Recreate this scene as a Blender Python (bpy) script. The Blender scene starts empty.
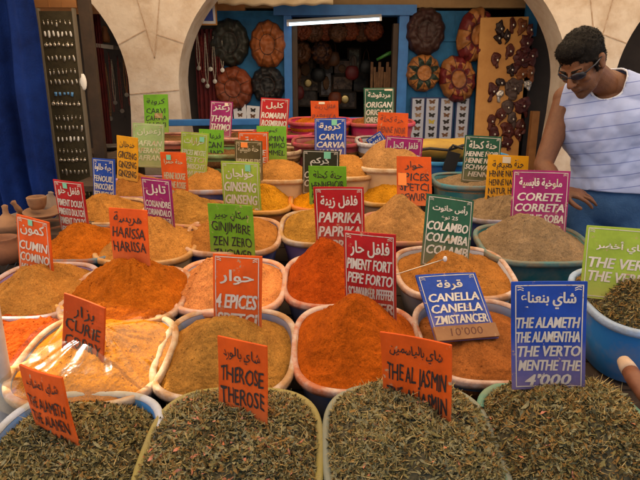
import bpy, bmesh, math, random
import numpy as np
from mathutils import Vector, Matrix, noise, Euler

random.seed(7); rng = np.random.default_rng(7)
scene = bpy.context.scene
COL = scene.collection

# ------------------------------------------------------------------ camera
cam_d = bpy.data.cameras.new('camera'); cam_d.sensor_width = 36; cam_d.lens = 31.5
cam_d.clip_start = .05; cam_d.clip_end = 600
cam = bpy.data.objects.new('camera', cam_d); COL.objects.link(cam)
cam.location = (0, 0, 1.55)
cam.rotation_euler = (math.radians(90 - 15.945), 0, 0)
scene.camera = cam

# ------------------------------------------------------------------ light
SUN_DIR = Vector((-.55, .25, .80)).normalized()          # towards the sun
world = bpy.data.worlds.new('World'); scene.world = world; world.use_nodes = True
wn = world.node_tree.nodes; wl = world.node_tree.links
sky = wn.new('ShaderNodeTexSky'); sky.sky_type = 'NISHITA'; sky.sun_disc = False
sky.sun_elevation = math.asin(SUN_DIR.z)
sky.sun_rotation = math.atan2(SUN_DIR.x, SUN_DIR.y)
sky.dust_density = 2.0
wn['Background'].inputs['Strength'].default_value = .075
wl.new(sky.outputs[0], wn['Background'].inputs['Color'])
sun_d = bpy.data.lights.new('sun', 'SUN'); sun_d.energy = 3.0; sun_d.angle = math.radians(.5)
sun_d.color = (1, .88, .70)
sun = bpy.data.objects.new('sun', sun_d); COL.objects.link(sun)
sun.rotation_euler = SUN_DIR.to_track_quat('Z', 'Y').to_euler()
sun.location = (-3, 2, 6)
vs = scene.view_settings
vs.view_transform = 'Standard'; vs.look = 'None'; vs.gamma = 1; vs.exposure = 1.72
vs.use_curve_mapping = False
scene.render.engine = 'CYCLES'
scene.cycles.use_denoising = True
scene.cycles.max_bounces = 10
scene.cycles.diffuse_bounces = 6
scene.cycles.transparent_max_bounces = 12
scene.cycles.sample_clamp_indirect = 6

# ------------------------------------------------------------------ helpers
def tag(o, label=None, cat=None, group=None, kind=None):
    if label: o['label'] = label
    if cat: o['category'] = cat
    if group: o['group'] = group
    if kind: o['kind'] = kind
    return o

def link(name, me, parent=None):
    o = bpy.data.objects.new(name, me); COL.objects.link(o)
    if parent is not None: o.parent = parent
    return o

def empty(name, loc=(0, 0, 0), rot=(0, 0, 0)):
    o = bpy.data.objects.new(name, None); COL.objects.link(o)
    o.location = loc; o.rotation_euler = rot; o.empty_display_size = .1
    return o

class MB:
    """collects shapes, then links them as one mesh object"""
    def __init__(s): s.v = []; s.f = []; s.m = []
    def add(s, vs_, fs, m=0):
        b = len(s.v); s.v += [tuple(p) for p in vs_]
        s.f += [tuple(i + b for i in f) for f in fs]; s.m += [m] * len(fs); return s
    def box(s, x0, x1, y0, y1, z0, z1, m=0):
        P = [(x, y, z) for z in (z0, z1) for y in (y0, y1) for x in (x0, x1)]
        return s.add(P, [(0, 2, 3, 1), (4, 5, 7, 6), (0, 1, 5, 4), (2, 6, 7, 3), (0, 4, 6, 2), (1, 3, 7, 5)], m)
    def obox(s, c, ax, half, m=0):
        c = Vector(c); P = []
        for k in (-1, 1):
            for j in (-1, 1):
                for i in (-1, 1):
                    P.append(c + ax[0] * (i * half[0]) + ax[1] * (j * half[1]) + ax[2] * (k * half[2]))
        return s.add(P, [(0, 2, 3, 1), (4, 5, 7, 6), (0, 1, 5, 4), (2, 6, 7, 3), (0, 4, 6, 2), (1, 3, 7, 5)], m)
    def loft(s, rings, cap0=True, cap1=True, m=0):
        n = len(rings[0]); b = []
        for r in rings: b += list(r)
        F = []
        for k in range(len(rings) - 1):
            for i in range(n):
                j = (i + 1) % n
                F.append((k * n + i, k * n + j, (k + 1) * n + j, (k + 1) * n + i))
        if cap0: F.append(tuple(reversed(range(n))))
        if cap1: F.append(tuple((len(rings) - 1) * n + i for i in range(n)))
        return s.add(b, F, m)
    def tube(s, pts, r, n=8, m=0):
        pts = [Vector(p) for p in pts]; rs = r if isinstance(r, (list, tuple)) else [r] * len(pts)
        rings = []; prev = None
        for i, p in enumerate(pts):
            t = (pts[min(i + 1, len(pts) - 1)] - pts[max(i - 1, 0)]).normalized()
            if prev is None:
                a = t.cross(Vector((0, 0, 1)))
                if a.length < .1: a = t.cross(Vector((1, 0, 0)))
            else: a = prev - t * prev.dot(t)
            a.normalize(); prev = a; b2 = t.cross(a)
            rings.append([p + (a * math.cos(q) + b2 * math.sin(q)) * rs[i] for q in [2 * math.pi * k / n for k in range(n)]])
        return s.loft(rings, m=m)
    def lathe(s, prof, c=(0, 0, 0), n=24, m=0, ax=None):
        c = Vector(c); rings = []
        X, Y, Z = ax or (Vector((1, 0, 0)), Vector((0, 1, 0)), Vector((0, 0, 1)))
        for r, z in prof:
            rings.append([c + X * (r * math.cos(q)) + Y * (r * math.sin(q)) + Z * z for q in [2 * math.pi * k / n for k in range(n)]])
        return s.loft(rings, m=m)
    def ball(s, c, r, n=10, rot=None, m=0):
        c = Vector(c); r = (r, r, r) if isinstance(r, (int, float)) else r
        rings = []
        k = max(4, n // 2 + 1)
        for i in range(1, k):
            a = math.pi * i / k - math.pi / 2
            ring = []
            for j in range(n):
                q = 2 * math.pi * j / n
                p = Vector((math.cos(a) * math.cos(q) * r[0], math.cos(a) * math.sin(q) * r[1], math.sin(a) * r[2]))
                if rot is not None: p = rot @ p
                ring.append(c + p)
            rings.append(ring)
        return s.loft(rings, m=m)
    def mesh(s, name, mats, smooth=False):
        me = bpy.data.meshes.new(name); me.from_pydata(s.v, [], s.f)
        for mt in (mats if isinstance(mats, (list, tuple)) else [mats]): me.materials.append(mt)
        me.polygons.foreach_set('material_index', s.m)
        if smooth: me.polygons.foreach_set('use_smooth', [True] * len(me.polygons))
        me.update(); return me
    def build(s, name, mats, parent=None, smooth=False, bevel=0):
        o = link(name, s.mesh(name, mats, smooth), parent)
        if bevel:
            b = o.modifiers.new('bevel', 'BEVEL'); b.width = bevel; b.segments = 2; b.limit_method = 'ANGLE'
        return o

# ------------------------------------------------------------------ materials
def mat(name, base, rough=.6, c2=None, scale=8., bump=0., bscale=60., spec=.4, metal=0., thr=None, detail=6., coat=0., sheen=0., trans=None):
    m = bpy.data.materials.new(name); m.use_nodes = True
    n = m.node_tree.nodes; l = m.node_tree.links; p = n['Principled BSDF']
    p.inputs['Roughness'].default_value = rough; p.inputs['Metallic'].default_value = metal
    p.inputs['Specular IOR Level'].default_value = spec
    p.inputs['Base Color'].default_value = (*base, 1)
    if coat: p.inputs['Coat Weight'].default_value = coat; p.inputs['Coat Roughness'].default_value = .15
    tc = n.new('ShaderNodeTexCoord'); oi = n.new('ShaderNodeObjectInfo')
    ad = n.new('ShaderNodeVectorMath'); ad.operation = 'ADD'
    sc = n.new('ShaderNodeVectorMath'); sc.operation = 'SCALE'; sc.inputs[0].default_value = (37, 19, 53)
    l.new(oi.outputs['Random'], sc.inputs['Scale']); l.new(tc.outputs['Object'], ad.inputs[0]); l.new(sc.outputs[0], ad.inputs[1])
    if c2 is not None:
        t = n.new('ShaderNodeTexNoise'); t.inputs['Scale'].default_value = scale; t.inputs['Detail'].default_value = detail
        t.inputs['Roughness'].default_value = .65
        l.new(ad.outputs[0], t.inputs['Vector'])
        r = n.new('ShaderNodeValToRGB'); a, b = thr or (.35, .65)
        r.color_ramp.elements[0].position = a; r.color_ramp.elements[1].position = b
        r.color_ramp.elements[0].color = (*base, 1); r.color_ramp.elements[1].color = (*c2, 1)
        l.new(t.outputs[0], r.inputs[0]); l.new(r.outputs[0], p.inputs['Base Color'])
    if bump:
        t = n.new('ShaderNodeTexNoise'); t.inputs['Scale'].default_value = bscale; t.inputs['Detail'].default_value = 6
        l.new(ad.outputs[0], t.inputs['Vector'])
        b = n.new('ShaderNodeBump'); b.inputs['Strength'].default_value = bump; b.inputs['Distance'].default_value = .01
        l.new(t.outputs[0], b.inputs['Height']); l.new(b.outputs[0], p.inputs['Normal'])
    return m

def mul(c, k): return tuple(min(1, x * k) for x in c)
def mix(a, b, t): return tuple(x * (1 - t) + y * t for x, y in zip(a, b))

def spice_mat(name, c, grain=1.):
    """dry powder: broad tone drift, fine grain, small crumbs"""
    m = bpy.data.materials.new(name); m.use_nodes = True
    n = m.node_tree.nodes; l = m.node_tree.links; p = n['Principled BSDF']
    p.inputs['Roughness'].default_value = .95; p.inputs['Specular IOR Level'].default_value = .08
    tc = n.new('ShaderNodeTexCoord')
    a = n.new('ShaderNodeTexNoise'); a.inputs['Scale'].default_value = 9; a.inputs['Detail'].default_value = 8; a.inputs['Roughness'].default_value = .7
    r = n.new('ShaderNodeValToRGB'); e = r.color_ramp.elements
    e[0].position = .3; e[1].position = .72; e[0].color = (*mul(c, .62), 1); e[1].color = (*mul(c, 1.3), 1)
    g = n.new('ShaderNodeTexNoise'); g.inputs['Scale'].default_value = 210; g.inputs['Detail'].default_value = 3
    gr = n.new('ShaderNodeValToRGB'); e = gr.color_ramp.elements
    e[0].position = .3; e[1].position = .7; e[0].color = (.42, .40, .38, 1); e[1].color = (1.4, 1.4, 1.4, 1)
    mx = n.new('ShaderNodeMix'); mx.data_type = 'RGBA'; mx.blend_type = 'MULTIPLY'; mx.inputs[0].default_value = .5 * grain
    for t in (a, g): l.new(tc.outputs['Object'], t.inputs['Vector'])
    l.new(a.outputs[0], r.inputs[0]); l.new(g.outputs[0], gr.inputs[0])
    l.new(r.outputs[0], mx.inputs[6]); l.new(gr.outputs[0], mx.inputs[7]); l.new(mx.outputs[2], p.inputs['Base Color'])
    v = n.new('ShaderNodeTexVoronoi'); v.inputs['Scale'].default_value = 70; l.new(tc.outputs['Object'], v.inputs['Vector'])
    h = n.new('ShaderNodeTexNoise'); h.inputs['Scale'].default_value = 30; h.inputs['Detail'].default_value = 10; h.inputs['Roughness'].default_value = .68
    l.new(tc.outputs['Object'], h.inputs['Vector'])
    s = n.new('ShaderNodeMath'); s.operation = 'MULTIPLY_ADD'; s.inputs[1].default_value = -.25
    l.new(v.outputs['Distance'], s.inputs[0]); l.new(h.outputs[0], s.inputs[2])
    b = n.new('ShaderNodeBump'); b.inputs['Strength'].default_value = .75 * grain; b.inputs['Distance'].default_value = .016
    l.new(s.outputs[0], b.inputs['Height']); l.new(b.outputs[0], p.inputs['Normal'])
    return m

M = {}
M['wood'] = mat('stall_wood', (.06, .035, .02), .85, (.03, .018, .01), 6, .3, 30)
M['dark_wood'] = mat('dark_wood', (.05, .028, .015), .7, (.03, .018, .01), 9, .2, 30)
M['tan_wall'] = mat('tan_wall', (.34, .21, .09), .85, (.24, .14, .06), 5, .2, 20)
M['tan_board'] = mat('tan_board', (.50, .25, .07), .7, (.40, .18, .045), 5, .15, 40)
M['plank'] = mat('orange_plank', (.33, .14, .04), .7, (.22, .09, .025), 8, .2, 20)
M['blue_paint'] = mat('blue_paint', (.018, .12, .27), .65, (.012, .075, .17), 7, .25, 40, spec=.2)
M['blue_bright'] = mat('blue_bar_paint', (.03, .16, .45), .5, (.02, .11, .33), 7, .1, 40)
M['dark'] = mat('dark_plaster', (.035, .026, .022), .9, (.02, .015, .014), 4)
M['dark_red_cloth'] = mat('dark_red_cloth', (.13, .012, .012), .9, (.07, .008, .01), 14, .3, 60)
M['stone'] = mat('pale_stone', (.56, .48, .40), .88, (.36, .25, .16), 4.5, .5, 22, thr=(.42, .74), detail=12)
M['mortar'] = mat('mortar', (.34, .23, .15), .95, (.44, .34, .26), 30, thr=(.4, .6))
M['curtain'] = mat('blue_curtain', (.006, .024, .145), .85, (.003, .011, .07), 5, .45, 130, spec=.1)
M['black'] = mat('black_plastic', (.012, .012, .014), .5)
M['steel'] = mat('dull_steel', (.55, .54, .52), .35, metal=1.)
M['silver'] = mat('silver', (.58, .52, .43), .35, metal=.9)
M['gold'] = mat('brass', (.7, .5, .2), .35, metal=.9)
M['white_paint'] = mat('white_pole_paint', (.62, .60, .57), .5, (.5, .46, .42), 9, .1, 40)
M['paper'] = mat('white_card', (.68, .69, .72), .7, (.6, .6, .63), 9)
M['navy'] = mat('navy_frame', (.02, .03, .10), .6)
M['sand'] = mat('ground_paving', (.40, .32, .23), .9, (.30, .23, .16), 2, .2, 12)
M['canvas'] = mat('awning_canvas', (.62, .46, .28), .9, (.54, .38, .22), 3, .1, 60)
# the canvas lets some of the sun through
_n = M['canvas'].node_tree.nodes; _l = M['canvas'].node_tree.links
_t = _n.new('ShaderNodeBsdfTranslucent'); _t.inputs[0].default_value = (.95, .74, .50, 1)
_m = _n.new('ShaderNodeMixShader'); _m.inputs[0].default_value = .86
_l.new(_n['Principled BSDF'].outputs[0], _m.inputs[1]); _l.new(_t.outputs[0], _m.inputs[2])
_l.new(_m.outputs[0], _n['Material Output'].inputs['Surface'])

# ------------------------------------------------------------------ the setting
g = MB(); g.add([(-300, -300, 0), (300, -300, 0), (300, 300, 0), (-300, 300, 0)], [(0, 1, 2, 3)])
tag(g.build('ground', M['sand']), kind='structure')

# unseen awning added for warm shade; its gap is placed to sun the curry
aw = empty('unseen_awning', (0, 2, 0)); tag(aw, 'unseen warm beige canvas awning added over the spice stall for shade', 'awning')
def canvas(x0, x1, y0, y1):
    b = MB(); nx, ny = 14, 10; V = []; F = []
    for j in range(ny + 1):
        for i in range(nx + 1):
            x = x0 + (x1 - x0) * i / nx; y = y0 + (y1 - y0) * j / ny
            V.append((x, y - 2, 2.75 + .05 * math.sin(x * 2.1) * math.sin(y * 1.7)))
    for j in range(ny):
        for i in range(nx):
            a = j * (nx + 1) + i; F.append((a, a + 1, a + nx + 2, a + nx + 1))
    b.add(V, F); b.build('canvas_panel', M['canvas'], aw, True)
GX0, GX1, GY0, GY1 = -2.38, -1.81, 1.97, 2.31
canvas(-4.8, 3.6, .1, GY0); canvas(-4.8, 3.6, GY1, 4.15)
canvas(-4.8, GX0, GY0, GY1); canvas(GX1, 3.6, GY0, GY1)

# ------------------------------------------------------------------ arcade of pale stone
ar = empty('stone_arcade', (.38, 4.35, 0)); tag(ar, 'pale weathered stone arcade with rounded arches behind the stall', 'arcade')
SPR, AH, AWD = 1.51, 1.05, 1.40
def arc_dx(dz):      # inward offset of an arch edge at height dz over the springing
    if dz < 0: return .10 * min(1, (-dz / .9)) ** 2 * 1.0
    k = min(dz / AH, .985)
    return AWD * (1 - math.sqrt(1 - k * k))
def pillar(xl, xr):
    zs = [0, .3, .6, .9, 1.1, 1.3, 1.51] + [SPR + .06 * i for i in range(1, 18)]
    L = []; R_ = []
    for z in zs:
        d = arc_dx(z - SPR)
        L.append((xl - d, z)); R_.append((xr + d, z))
    b = MB(); n = len(zs)
    for y in (4.2, 4.5):
        b.v += [(x - .38, y - 4.35, z) for x, z in L] + [(x - .38, y - 4.35, z) for x, z in R_]
    F = []
    for i in range(n - 1):
        F.append((i, n + i, n + i + 1, i + 1))                               # front
        F.append((2 * n + i, 2 * n + i + 1, 3 * n + i + 1, 3 * n + i))       # back
        F.append((i, i + 1, 2 * n + i + 1, 2 * n + i))                       # left reveal
        F.append((n + i, 3 * n + i, 3 * n + i + 1, n + i + 1))               # right reveal
    F.append((n - 1, 2 * n - 1, 4 * n - 1, 3 * n - 1)); F.append((0, 2 * n, 3 * n, n))
    b.f += F; b.m += [0] * len(F)
    # mortar joints: 3 mm fillets standing just proud of the face
    def joint(x0, z0, x1, z1, w=.0035):
        d = Vector((x1 - x0, 0, z1 - z0)); L2 = d.length; d.normalize(); u = Vector((-d.z, 0, d.x))
        b.obox(((x0 + x1) / 2 - .38, -.1505, (z0 + z1) / 2), (d, Vector((0, 1, 0)), u), (L2 / 2, .003, w), 1)
    xc = (xl + xr) / 2
    def edge(z, s): return (xl - arc_dx(z - SPR)) if s < 0 else (xr + arc_dx(z - SPR))
    joint(xc + .02, 1.70, xc - .12, 2.3); joint(xc + .02, 1.70, xc + .12, 2.3)
    joint(edge(1.79, -1), 1.79, xc - .03, 1.89); joint(xc + .05, 1.86, edge(1.80, 1), 1.80)
    joint(edge(1.45, -1), 1.45, edge(1.48, 1), 1.48); joint(edge(1.08, -1), 1.08, edge(1.08, 1), 1.08)
    joint(xl + .12, 1.08, xl + .12, 1.45); joint(edge(2.15, -1), 2.10, xc - .09, 2.18); joint(xc + .09, 2.18, edge(2.15, 1), 2.10)
    o = b.build('pillar', [M['stone'], M['mortar']], ar)
    return o
pillar(-1.38, -1.02); pillar(1.78, 2.12)
b = MB(); b.box(-4.6 - .38, 5.2 - .38, -.152, .152, 2.5, 3.05); b.build('upper_wall', M['stone'], ar)
b = MB(); b.box(-4.6 - .38, -4.2 - .38, -.15, .15, 0, 2.5); b.build('pillar', M['stone'], ar)
b = MB(); b.box(4.9 - .38, 5.2 - .38, -.15, .15, 0, 2.5); b.build('pillar', M['stone'], ar)

# ------------------------------------------------------------------ shop building behind the arcade
sh = empty('shop_building', (0, 5.0, 0)); tag(sh, 'dim souvenir shop with blue painted shutters and open doorway behind the arcade', 'shop')
def part(name, m, *boxes, bevel=0):
    b = MB()
    for q in boxes: b.box(q[0], q[1], q[2] - 5, q[3] - 5, q[4], q[5])
    return b.build(name, m, sh, bevel=bevel)
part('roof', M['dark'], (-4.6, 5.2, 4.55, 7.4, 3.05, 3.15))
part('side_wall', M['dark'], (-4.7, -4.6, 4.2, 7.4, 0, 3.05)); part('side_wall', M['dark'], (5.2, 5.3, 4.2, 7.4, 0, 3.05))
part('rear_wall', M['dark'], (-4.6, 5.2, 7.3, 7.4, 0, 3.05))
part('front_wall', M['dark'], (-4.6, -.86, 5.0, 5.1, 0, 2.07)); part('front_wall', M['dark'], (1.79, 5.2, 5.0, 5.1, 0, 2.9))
part('upper_wall', M['tan_wall'], (-.62, 1.79, 4.985, 5.1, 2.125, 3.05))
part('plank_panel', M['plank'], (-4.6, -.62, 4.98, 5.09, 2.075, 3.05))
bp = MB()
bp.box(-.86, -.30, -.03, .05, .6, 2.10)
for i in range(9): bp.box(-.83, -.33, -.036, -.03, 1.99 + i * .011, 1.994 + i * .011)
bp.build('shutter', M['blue_paint'], sh)
part('shutter', M['blue_paint'], (.74, 1.33, 4.97, 5.05, .6, 2.10))
sp = MB()
for x in (.92, 1.12): sp.box(x - .004, x + .004, -.034, -.03, .6, 2.1)
sp.box(.74, 1.33, -.045, -.03, 1.86, 1.885); sp.build('shutter_rail', M['blue_paint'], sh)
part('door_frame', M['blue_bright'], (-.30, -.235, 4.93, 5.06, 0, 2.06), (.655, .735, 4.93, 5.06, 0, 2.06), (-.38, .79, 4.91, 5.06, 2.06, 2.14))
part('door_post', M['dark_wood'], (-.234, -.19, 4.95, 5.05, 0, 2.0), (.61, .654, 4.95, 5.05, 0, 2.0))
part('corner_post', M['blue_paint'], (1.70, 1.80, 4.95, 4.99, 1.9, 2.3), (1.335, 1.36, 4.95, 4.99, .5, 2.1))
# inner room seen through the doorway
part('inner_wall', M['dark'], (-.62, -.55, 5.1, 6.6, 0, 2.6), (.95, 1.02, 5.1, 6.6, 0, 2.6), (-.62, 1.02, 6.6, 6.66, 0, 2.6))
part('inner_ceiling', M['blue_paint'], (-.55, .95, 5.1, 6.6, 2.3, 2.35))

# canvas valance that hangs just into the middle arch
va = MB(); V = []; F = []
for i in range(41):
    x = -.78 + i * .022
    zb = 2.108 - .012 * math.sin(math.pi * i / 40) + .006 * math.sin(i * .9)
    for (dy, z) in ((0, 2.45), (.0, zb + .02), (.02, zb), (.05, zb + .012), (.05, 2.45)): V.append((x, 4.6 + dy + .006 * math.sin(i * .7), z))
for i in range(40):
    for k in range(4): a = i * 5 + k; F.append((a, a + 1, a + 6, a + 5))
va.add(V, F); tag(va.build('cloth_valance', mat('cream_cloth', (.62, .5, .33), .9, (.5, .38, .22), 6), None, True), 'cream cloth valance hanging under the middle arch', 'cloth')

# ------------------------------------------------------------------ fluorescent tube in the doorway
fl = empty('fluorescent_lamp', (.12, 4.86, 2.005), (0, -.055, 0)); tag(fl, 'lit white fluorescent tube lamp over the dark doorway', 'lamp')
em = bpy.data.materials.new('lit_tube'); em.use_nodes = True
em.node_tree.nodes['Principled BSDF'].inputs['Emission Color'].default_value = (.80, .95, 1, 1)
em.node_tree.nodes['Principled BSDF'].inputs['Emission Strength'].default_value = 1.1
b = MB(); b.tube([(-.37, 0, 0), (.36, 0, 0)], .011, 12); b.build('tube', em, fl, True)
b = MB(); b.box(-.39, .38, -.010, .03, .016, .036); b.build('housing', mat('grey_housing', (.22, .22, .22), .6), fl)
b = MB(); b.box(-.39, -.371, -.014, .016, -.014, .016); b.box(.361, .38, -.014, .016, -.014, .016); b.build('socket', M['paper'], fl)

# ------------------------------------------------------------------ stall structure: sloped deck, risers, legs
SL = .16; ZC = .845
def rim_z(y): return ZC + SL * (y - 2)
st = empty('market_stall', (0, 2, 0)); tag(st, 'stepped wooden stall that carries the spice tubs', 'stall')
def deck(x0, x1, y0, y1, off=.175, t=.03):
    b = MB(); n = int(round((y1 - y0) / .14)); w = (y1 - y0) / n
    for i in range(n):
        a = y0 + i * w + .004; c = y0 + (i + 1) * w - .004
        za, zc = rim_z(a) - off, rim_z(c) - off
        P = [(x0, a - 2, za - t), (x1, a - 2, za - t), (x1, c - 2, zc - t), (x0, c - 2, zc - t), (x0, a - 2, za), (x1, a - 2, za), (x1, c - 2, zc), (x0, c - 2, zc)]
        b.add(P, [(0, 3, 2, 1), (4, 5, 6, 7), (0, 1, 5, 4), (2, 3, 7, 6), (1, 2, 6, 5), (3, 0, 4, 7)])
    return b.build('deck', M['wood'], st)
deck(-1.45, 1.40, .86, 2.30); deck(-1.45, 1.10, 2.31, 3.05)
b = MB(); b.box(-1.40, 1.10, 1.06, 1.46, .955, .985); b.build('shelf', M['wood'], st)
b = MB(); b.box(-1.40, 1.10, 1.47, 2.02, 1.055, 1.085); b.build('shelf', M['wood'], st)
for (x, y, z) in ((-1.4, .95, .46), (1.34, .95, .46), (-1.4, 2.2, .66), (1.34, 2.2, .66), (-1.36, 3.98, 1.05), (1.05, 3.98, 1.05), (1.05, 2.9, .78), (-1.4, 3.0, .8)):
    b = MB(); b.box(x - .03, x + .03, y - 2.03, y - 1.97, 0, z); b.build('leg', M['wood'], st)
b = MB(); b.box(-1.42, 1.38, -1.16, -1.13, .05, .44); b.build('front_panel', M['dark_wood'], st)
# blue painted rail along the rear edge
b = MB(); b.box(-1.17, .55, -.02, .02, -.022, .022)
o = b.build('rear_rail', M['blue_bright'], st, bevel=.004); o.location = (0, 2.03, 1.272); o.rotation_euler = (0, -.012, 0)

# ------------------------------------------------------------------ tubs and spices
def sup(a, b_, n, k=64):
    out = []
    for i in range(k):
        q = 2 * math.pi * i / k; c, s = math.cos(q), math.sin(q)
        out.append((a * math.copysign(abs(c) ** (2 / n), c), b_ * math.copysign(abs(s) ** (2 / n), s)))
    return out

def tub(name, loc, W, L, H, body, rim, tilt, label, n=3.2, group='plastic tubs on the stall'):
    a, b_ = W / 2, L / 2
    mb = MB()
    prof = [(.76, -H), (.80, -H + .006), (.86, -H * .55), (.93, -.035), (.945, -.014), (.945, -.006),
            (.915, -.006), (.90, -.03), (.84, -H * .55), (.76, -H + .012)]
    rings = [[(x, y, z) for x, y in sup(a * k, b_ * k, n)] for k, z in prof]
    mb.loft(rings)
    o = mb.build(name, body, None, True)
    o.location = loc; o.rotation_euler = (tilt, 0, 0)
    tag(o, label, 'tub', group)
    rb = MB(); rw = .022
    pr = [(-.019, -.004), (-.017, .001), (-.010, .0035), (-.003, .003), (.0, -.001), (.001, -.010), (.0, -.020), (-.004, -.020), (-.006, -.007), (-.017, -.009)]
    rings = []
    for dx, z in pr: rings.append([(x, y, z) for x, y in sup(a + dx, b_ + dx, n)])
    rings.append(rings[0]); rb.loft(rings, False, False)
    rb.build('rim', rim, o, True)
    return o

def heap(name, loc, W, L, tilt, peak, edge, material, label, cat='spice', shape='cone', rough=.006, n=3.2, seed=0, flakes=None, nflake=0, mixw=None, scoops=()):
    a, b_ = W / 2 * (.935 if flakes else .94), L / 2 * (.935 if flakes else .94)
    px, pz = peak; py = .0
    NR, NA = (44, 112) if flakes else (72, 168); bd = sup(a, b_, n, NA)
    off = Vector((seed * 7.3, seed * 3.1, seed * 1.7))
    def H_(rho, x, y):
        if shape == 'cone':
            g_ = 1 - (math.sqrt(rho * rho + .03) - math.sqrt(.03)) / (math.sqrt(1.03) - math.sqrt(.03))
            g_ = max(0, g_) ** 1.12
        elif shape == 'dome': g_ = 1 - rho ** (2.8 if flakes else 2.0)
        else: g_ = 1 - rho ** 1.4
        z = edge + (pz - edge) * g_
        p = Vector((x, y, 0)) * 1.0 + off
        th_ = math.atan2(y, x - px)          # rills and small slides running down the slope
        rill = noise.noise(Vector((math.cos(th_) * 3.2, math.sin(th_) * 3.2, rho * 1.6)) + off) + .5 * noise.noise(Vector((math.cos(th_) * 9, math.sin(th_) * 9, rho * 2.5)) + off)
        if shape == 'cone' and not flakes: z += .009 * rill * math.sin(math.pi * min(1, rho)) * (1.6 if rough > .007 else 1)
        for (qx, qy, qr, qd) in scoops:
            t_ = ((x - qx) ** 2 + ((y - qy) * 1.2) ** 2) / qr ** 2
            if t_ < 2.2: z -= qd * (math.exp(-t_ * 2.2) - .16 * math.exp(-(t_ - 1.25) ** 2 * 14))
        k = min(1, (1 - rho) * 4 + .25)
        z += k * rough * (2.4 * noise.noise(p * 9) + 1.2 * noise.noise(p * 24) + .7 * (.3 - abs(noise.noise(p * 38))) * 2 + .6 * noise.noise(p * 75))
        return z
    V = [(px, py, H_(0, px, py))]; F = []
    for i in range(1, NR + 1):
        rho = (i / NR)
        for k in range(NA):
            x = px * (1 - rho) + bd[k][0] * rho; y = py * (1 - rho) + bd[k][1] * rho
            V.append((x, y, H_(rho, x, y)))
    for k in range(NA): F.append((0, 1 + k, 1 + (k + 1) % NA))
    for i in range(NR - 1):
        for k in range(NA):
            q = 1 + i * NA; r = 1 + (i + 1) * NA; j = (k + 1) % NA
            F.append((q + k, r + k, r + j, q + j))
    last = 1 + (NR - 1) * NA; base = len(V)
    for k in range(NA): V.append((bd[k][0] * .93, bd[k][1] * .93, min(edge - .04, -.05)))
    for k in range(NA): j = (k + 1) % NA; F.append((last + k, base + k, base + j, last + j))
    F.append(tuple(reversed(range(base, base + NA))))
    mb = MB(); mb.add(V, F)
    mats = [material]
    if not flakes:          # crumbs that rolled down the slope
        for _ in range(170):
            rho = random.random() ** .6 * .97; k = random.randrange(NA)
            x = px * (1 - rho) + bd[k][0] * rho; y = bd[k][1] * rho; r_ = random.choice((.0012, .0016, .002, .0028, .004 if rough > .007 else .002))
            mb.ball((x, y, H_(rho, x, y) + r_ * .3), (r_, r_ * random.uniform(.7, 1.2), r_ * .8), 6)
    if flakes:
        mats = mats + flakes
        for _ in range(nflake):
            rho = math.sqrt(random.random()) * 1.0; k = random.random() * NA; k0 = int(k) % NA; k1 = (k0 + 1) % NA; fr = k - int(k)
            bx = bd[k0][0] * (1 - fr) + bd[k1][0] * fr; by = bd[k0][1] * (1 - fr) + bd[k1][1] * fr
            x = px * (1 - rho) + bx * rho; y = by * rho
            z = H_(rho, x, y) + random.uniform(.0, .008)
            big = random.random() < .12; ln = random.uniform(.009, .015) if big else random.uniform(.003, .0095); wd = random.uniform(.0024, .0048) if big else random.uniform(.0010, .0030); cu = random.uniform(-.6, 1.1)
            e = Euler((random.gauss(0, .55), random.gauss(0, .6), random.uniform(0, 6.283))).to_matrix()
            kind = random.choices(range(1, len(mats)), weights=mixw[:len(mats) - 1])[0]
            if kind == 4: wd = .0009; ln *= random.uniform(1.2, 2.4)
            P = []
            tw = random.uniform(-.9, .9)
            for t, ww in ((-1, .25), (-.35, 1), (.35, .9), (1, .15)):
                c, s_ = math.cos(tw * t), math.sin(tw * t)
                zz = cu * ln * (t * t) * .6
                P.append(Vector((t * ln, wd * ww * c, zz + wd * ww * s_ + wd * .3 * ww))); P.append(Vector((t * ln, -wd * ww * c, zz - wd * ww * s_ + wd * .3 * ww)))
            P = [e @ p + Vector((x, y, z)) for p in P]
            mb.add(P, [(0, 1, 3, 2), (2, 3, 5, 4), (4, 5, 7, 6)], kind)
    o = mb.build(name, mats, None, True); o.location = loc; o.rotation_euler = (tilt, 0, 0)
    tag(o, label, cat, 'heaps of spice and herbs in the tubs')
    return o

LEAF = [mat('dry_leaf_olive', (.22, .175, .06), .85, (.13, .11, .04), 60, spec=.15), mat('dry_leaf_grey', (.27, .24, .125), .85, (.18, .16, .08), 60, spec=.15),
        mat('dry_leaf_brown', (.25, .14, .04), .85, (.15, .085, .025), 60, spec=.15), mat('dry_stem', (.50, .37, .15), .85, (.36, .26, .10), 60, spec=.15),
        mat('dry_leaf_dark', (.07, .055, .02), .85, (.035, .03, .012), 60, spec=.15), mat('dry_petal', (.48, .15, .05), .85, (.5, .22, .16), 60, spec=.15)]
LEAF_G = mat('tea_bed', (.11, .085, .038), .9, (.03, .03, .016), 60, .6, 80)

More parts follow.
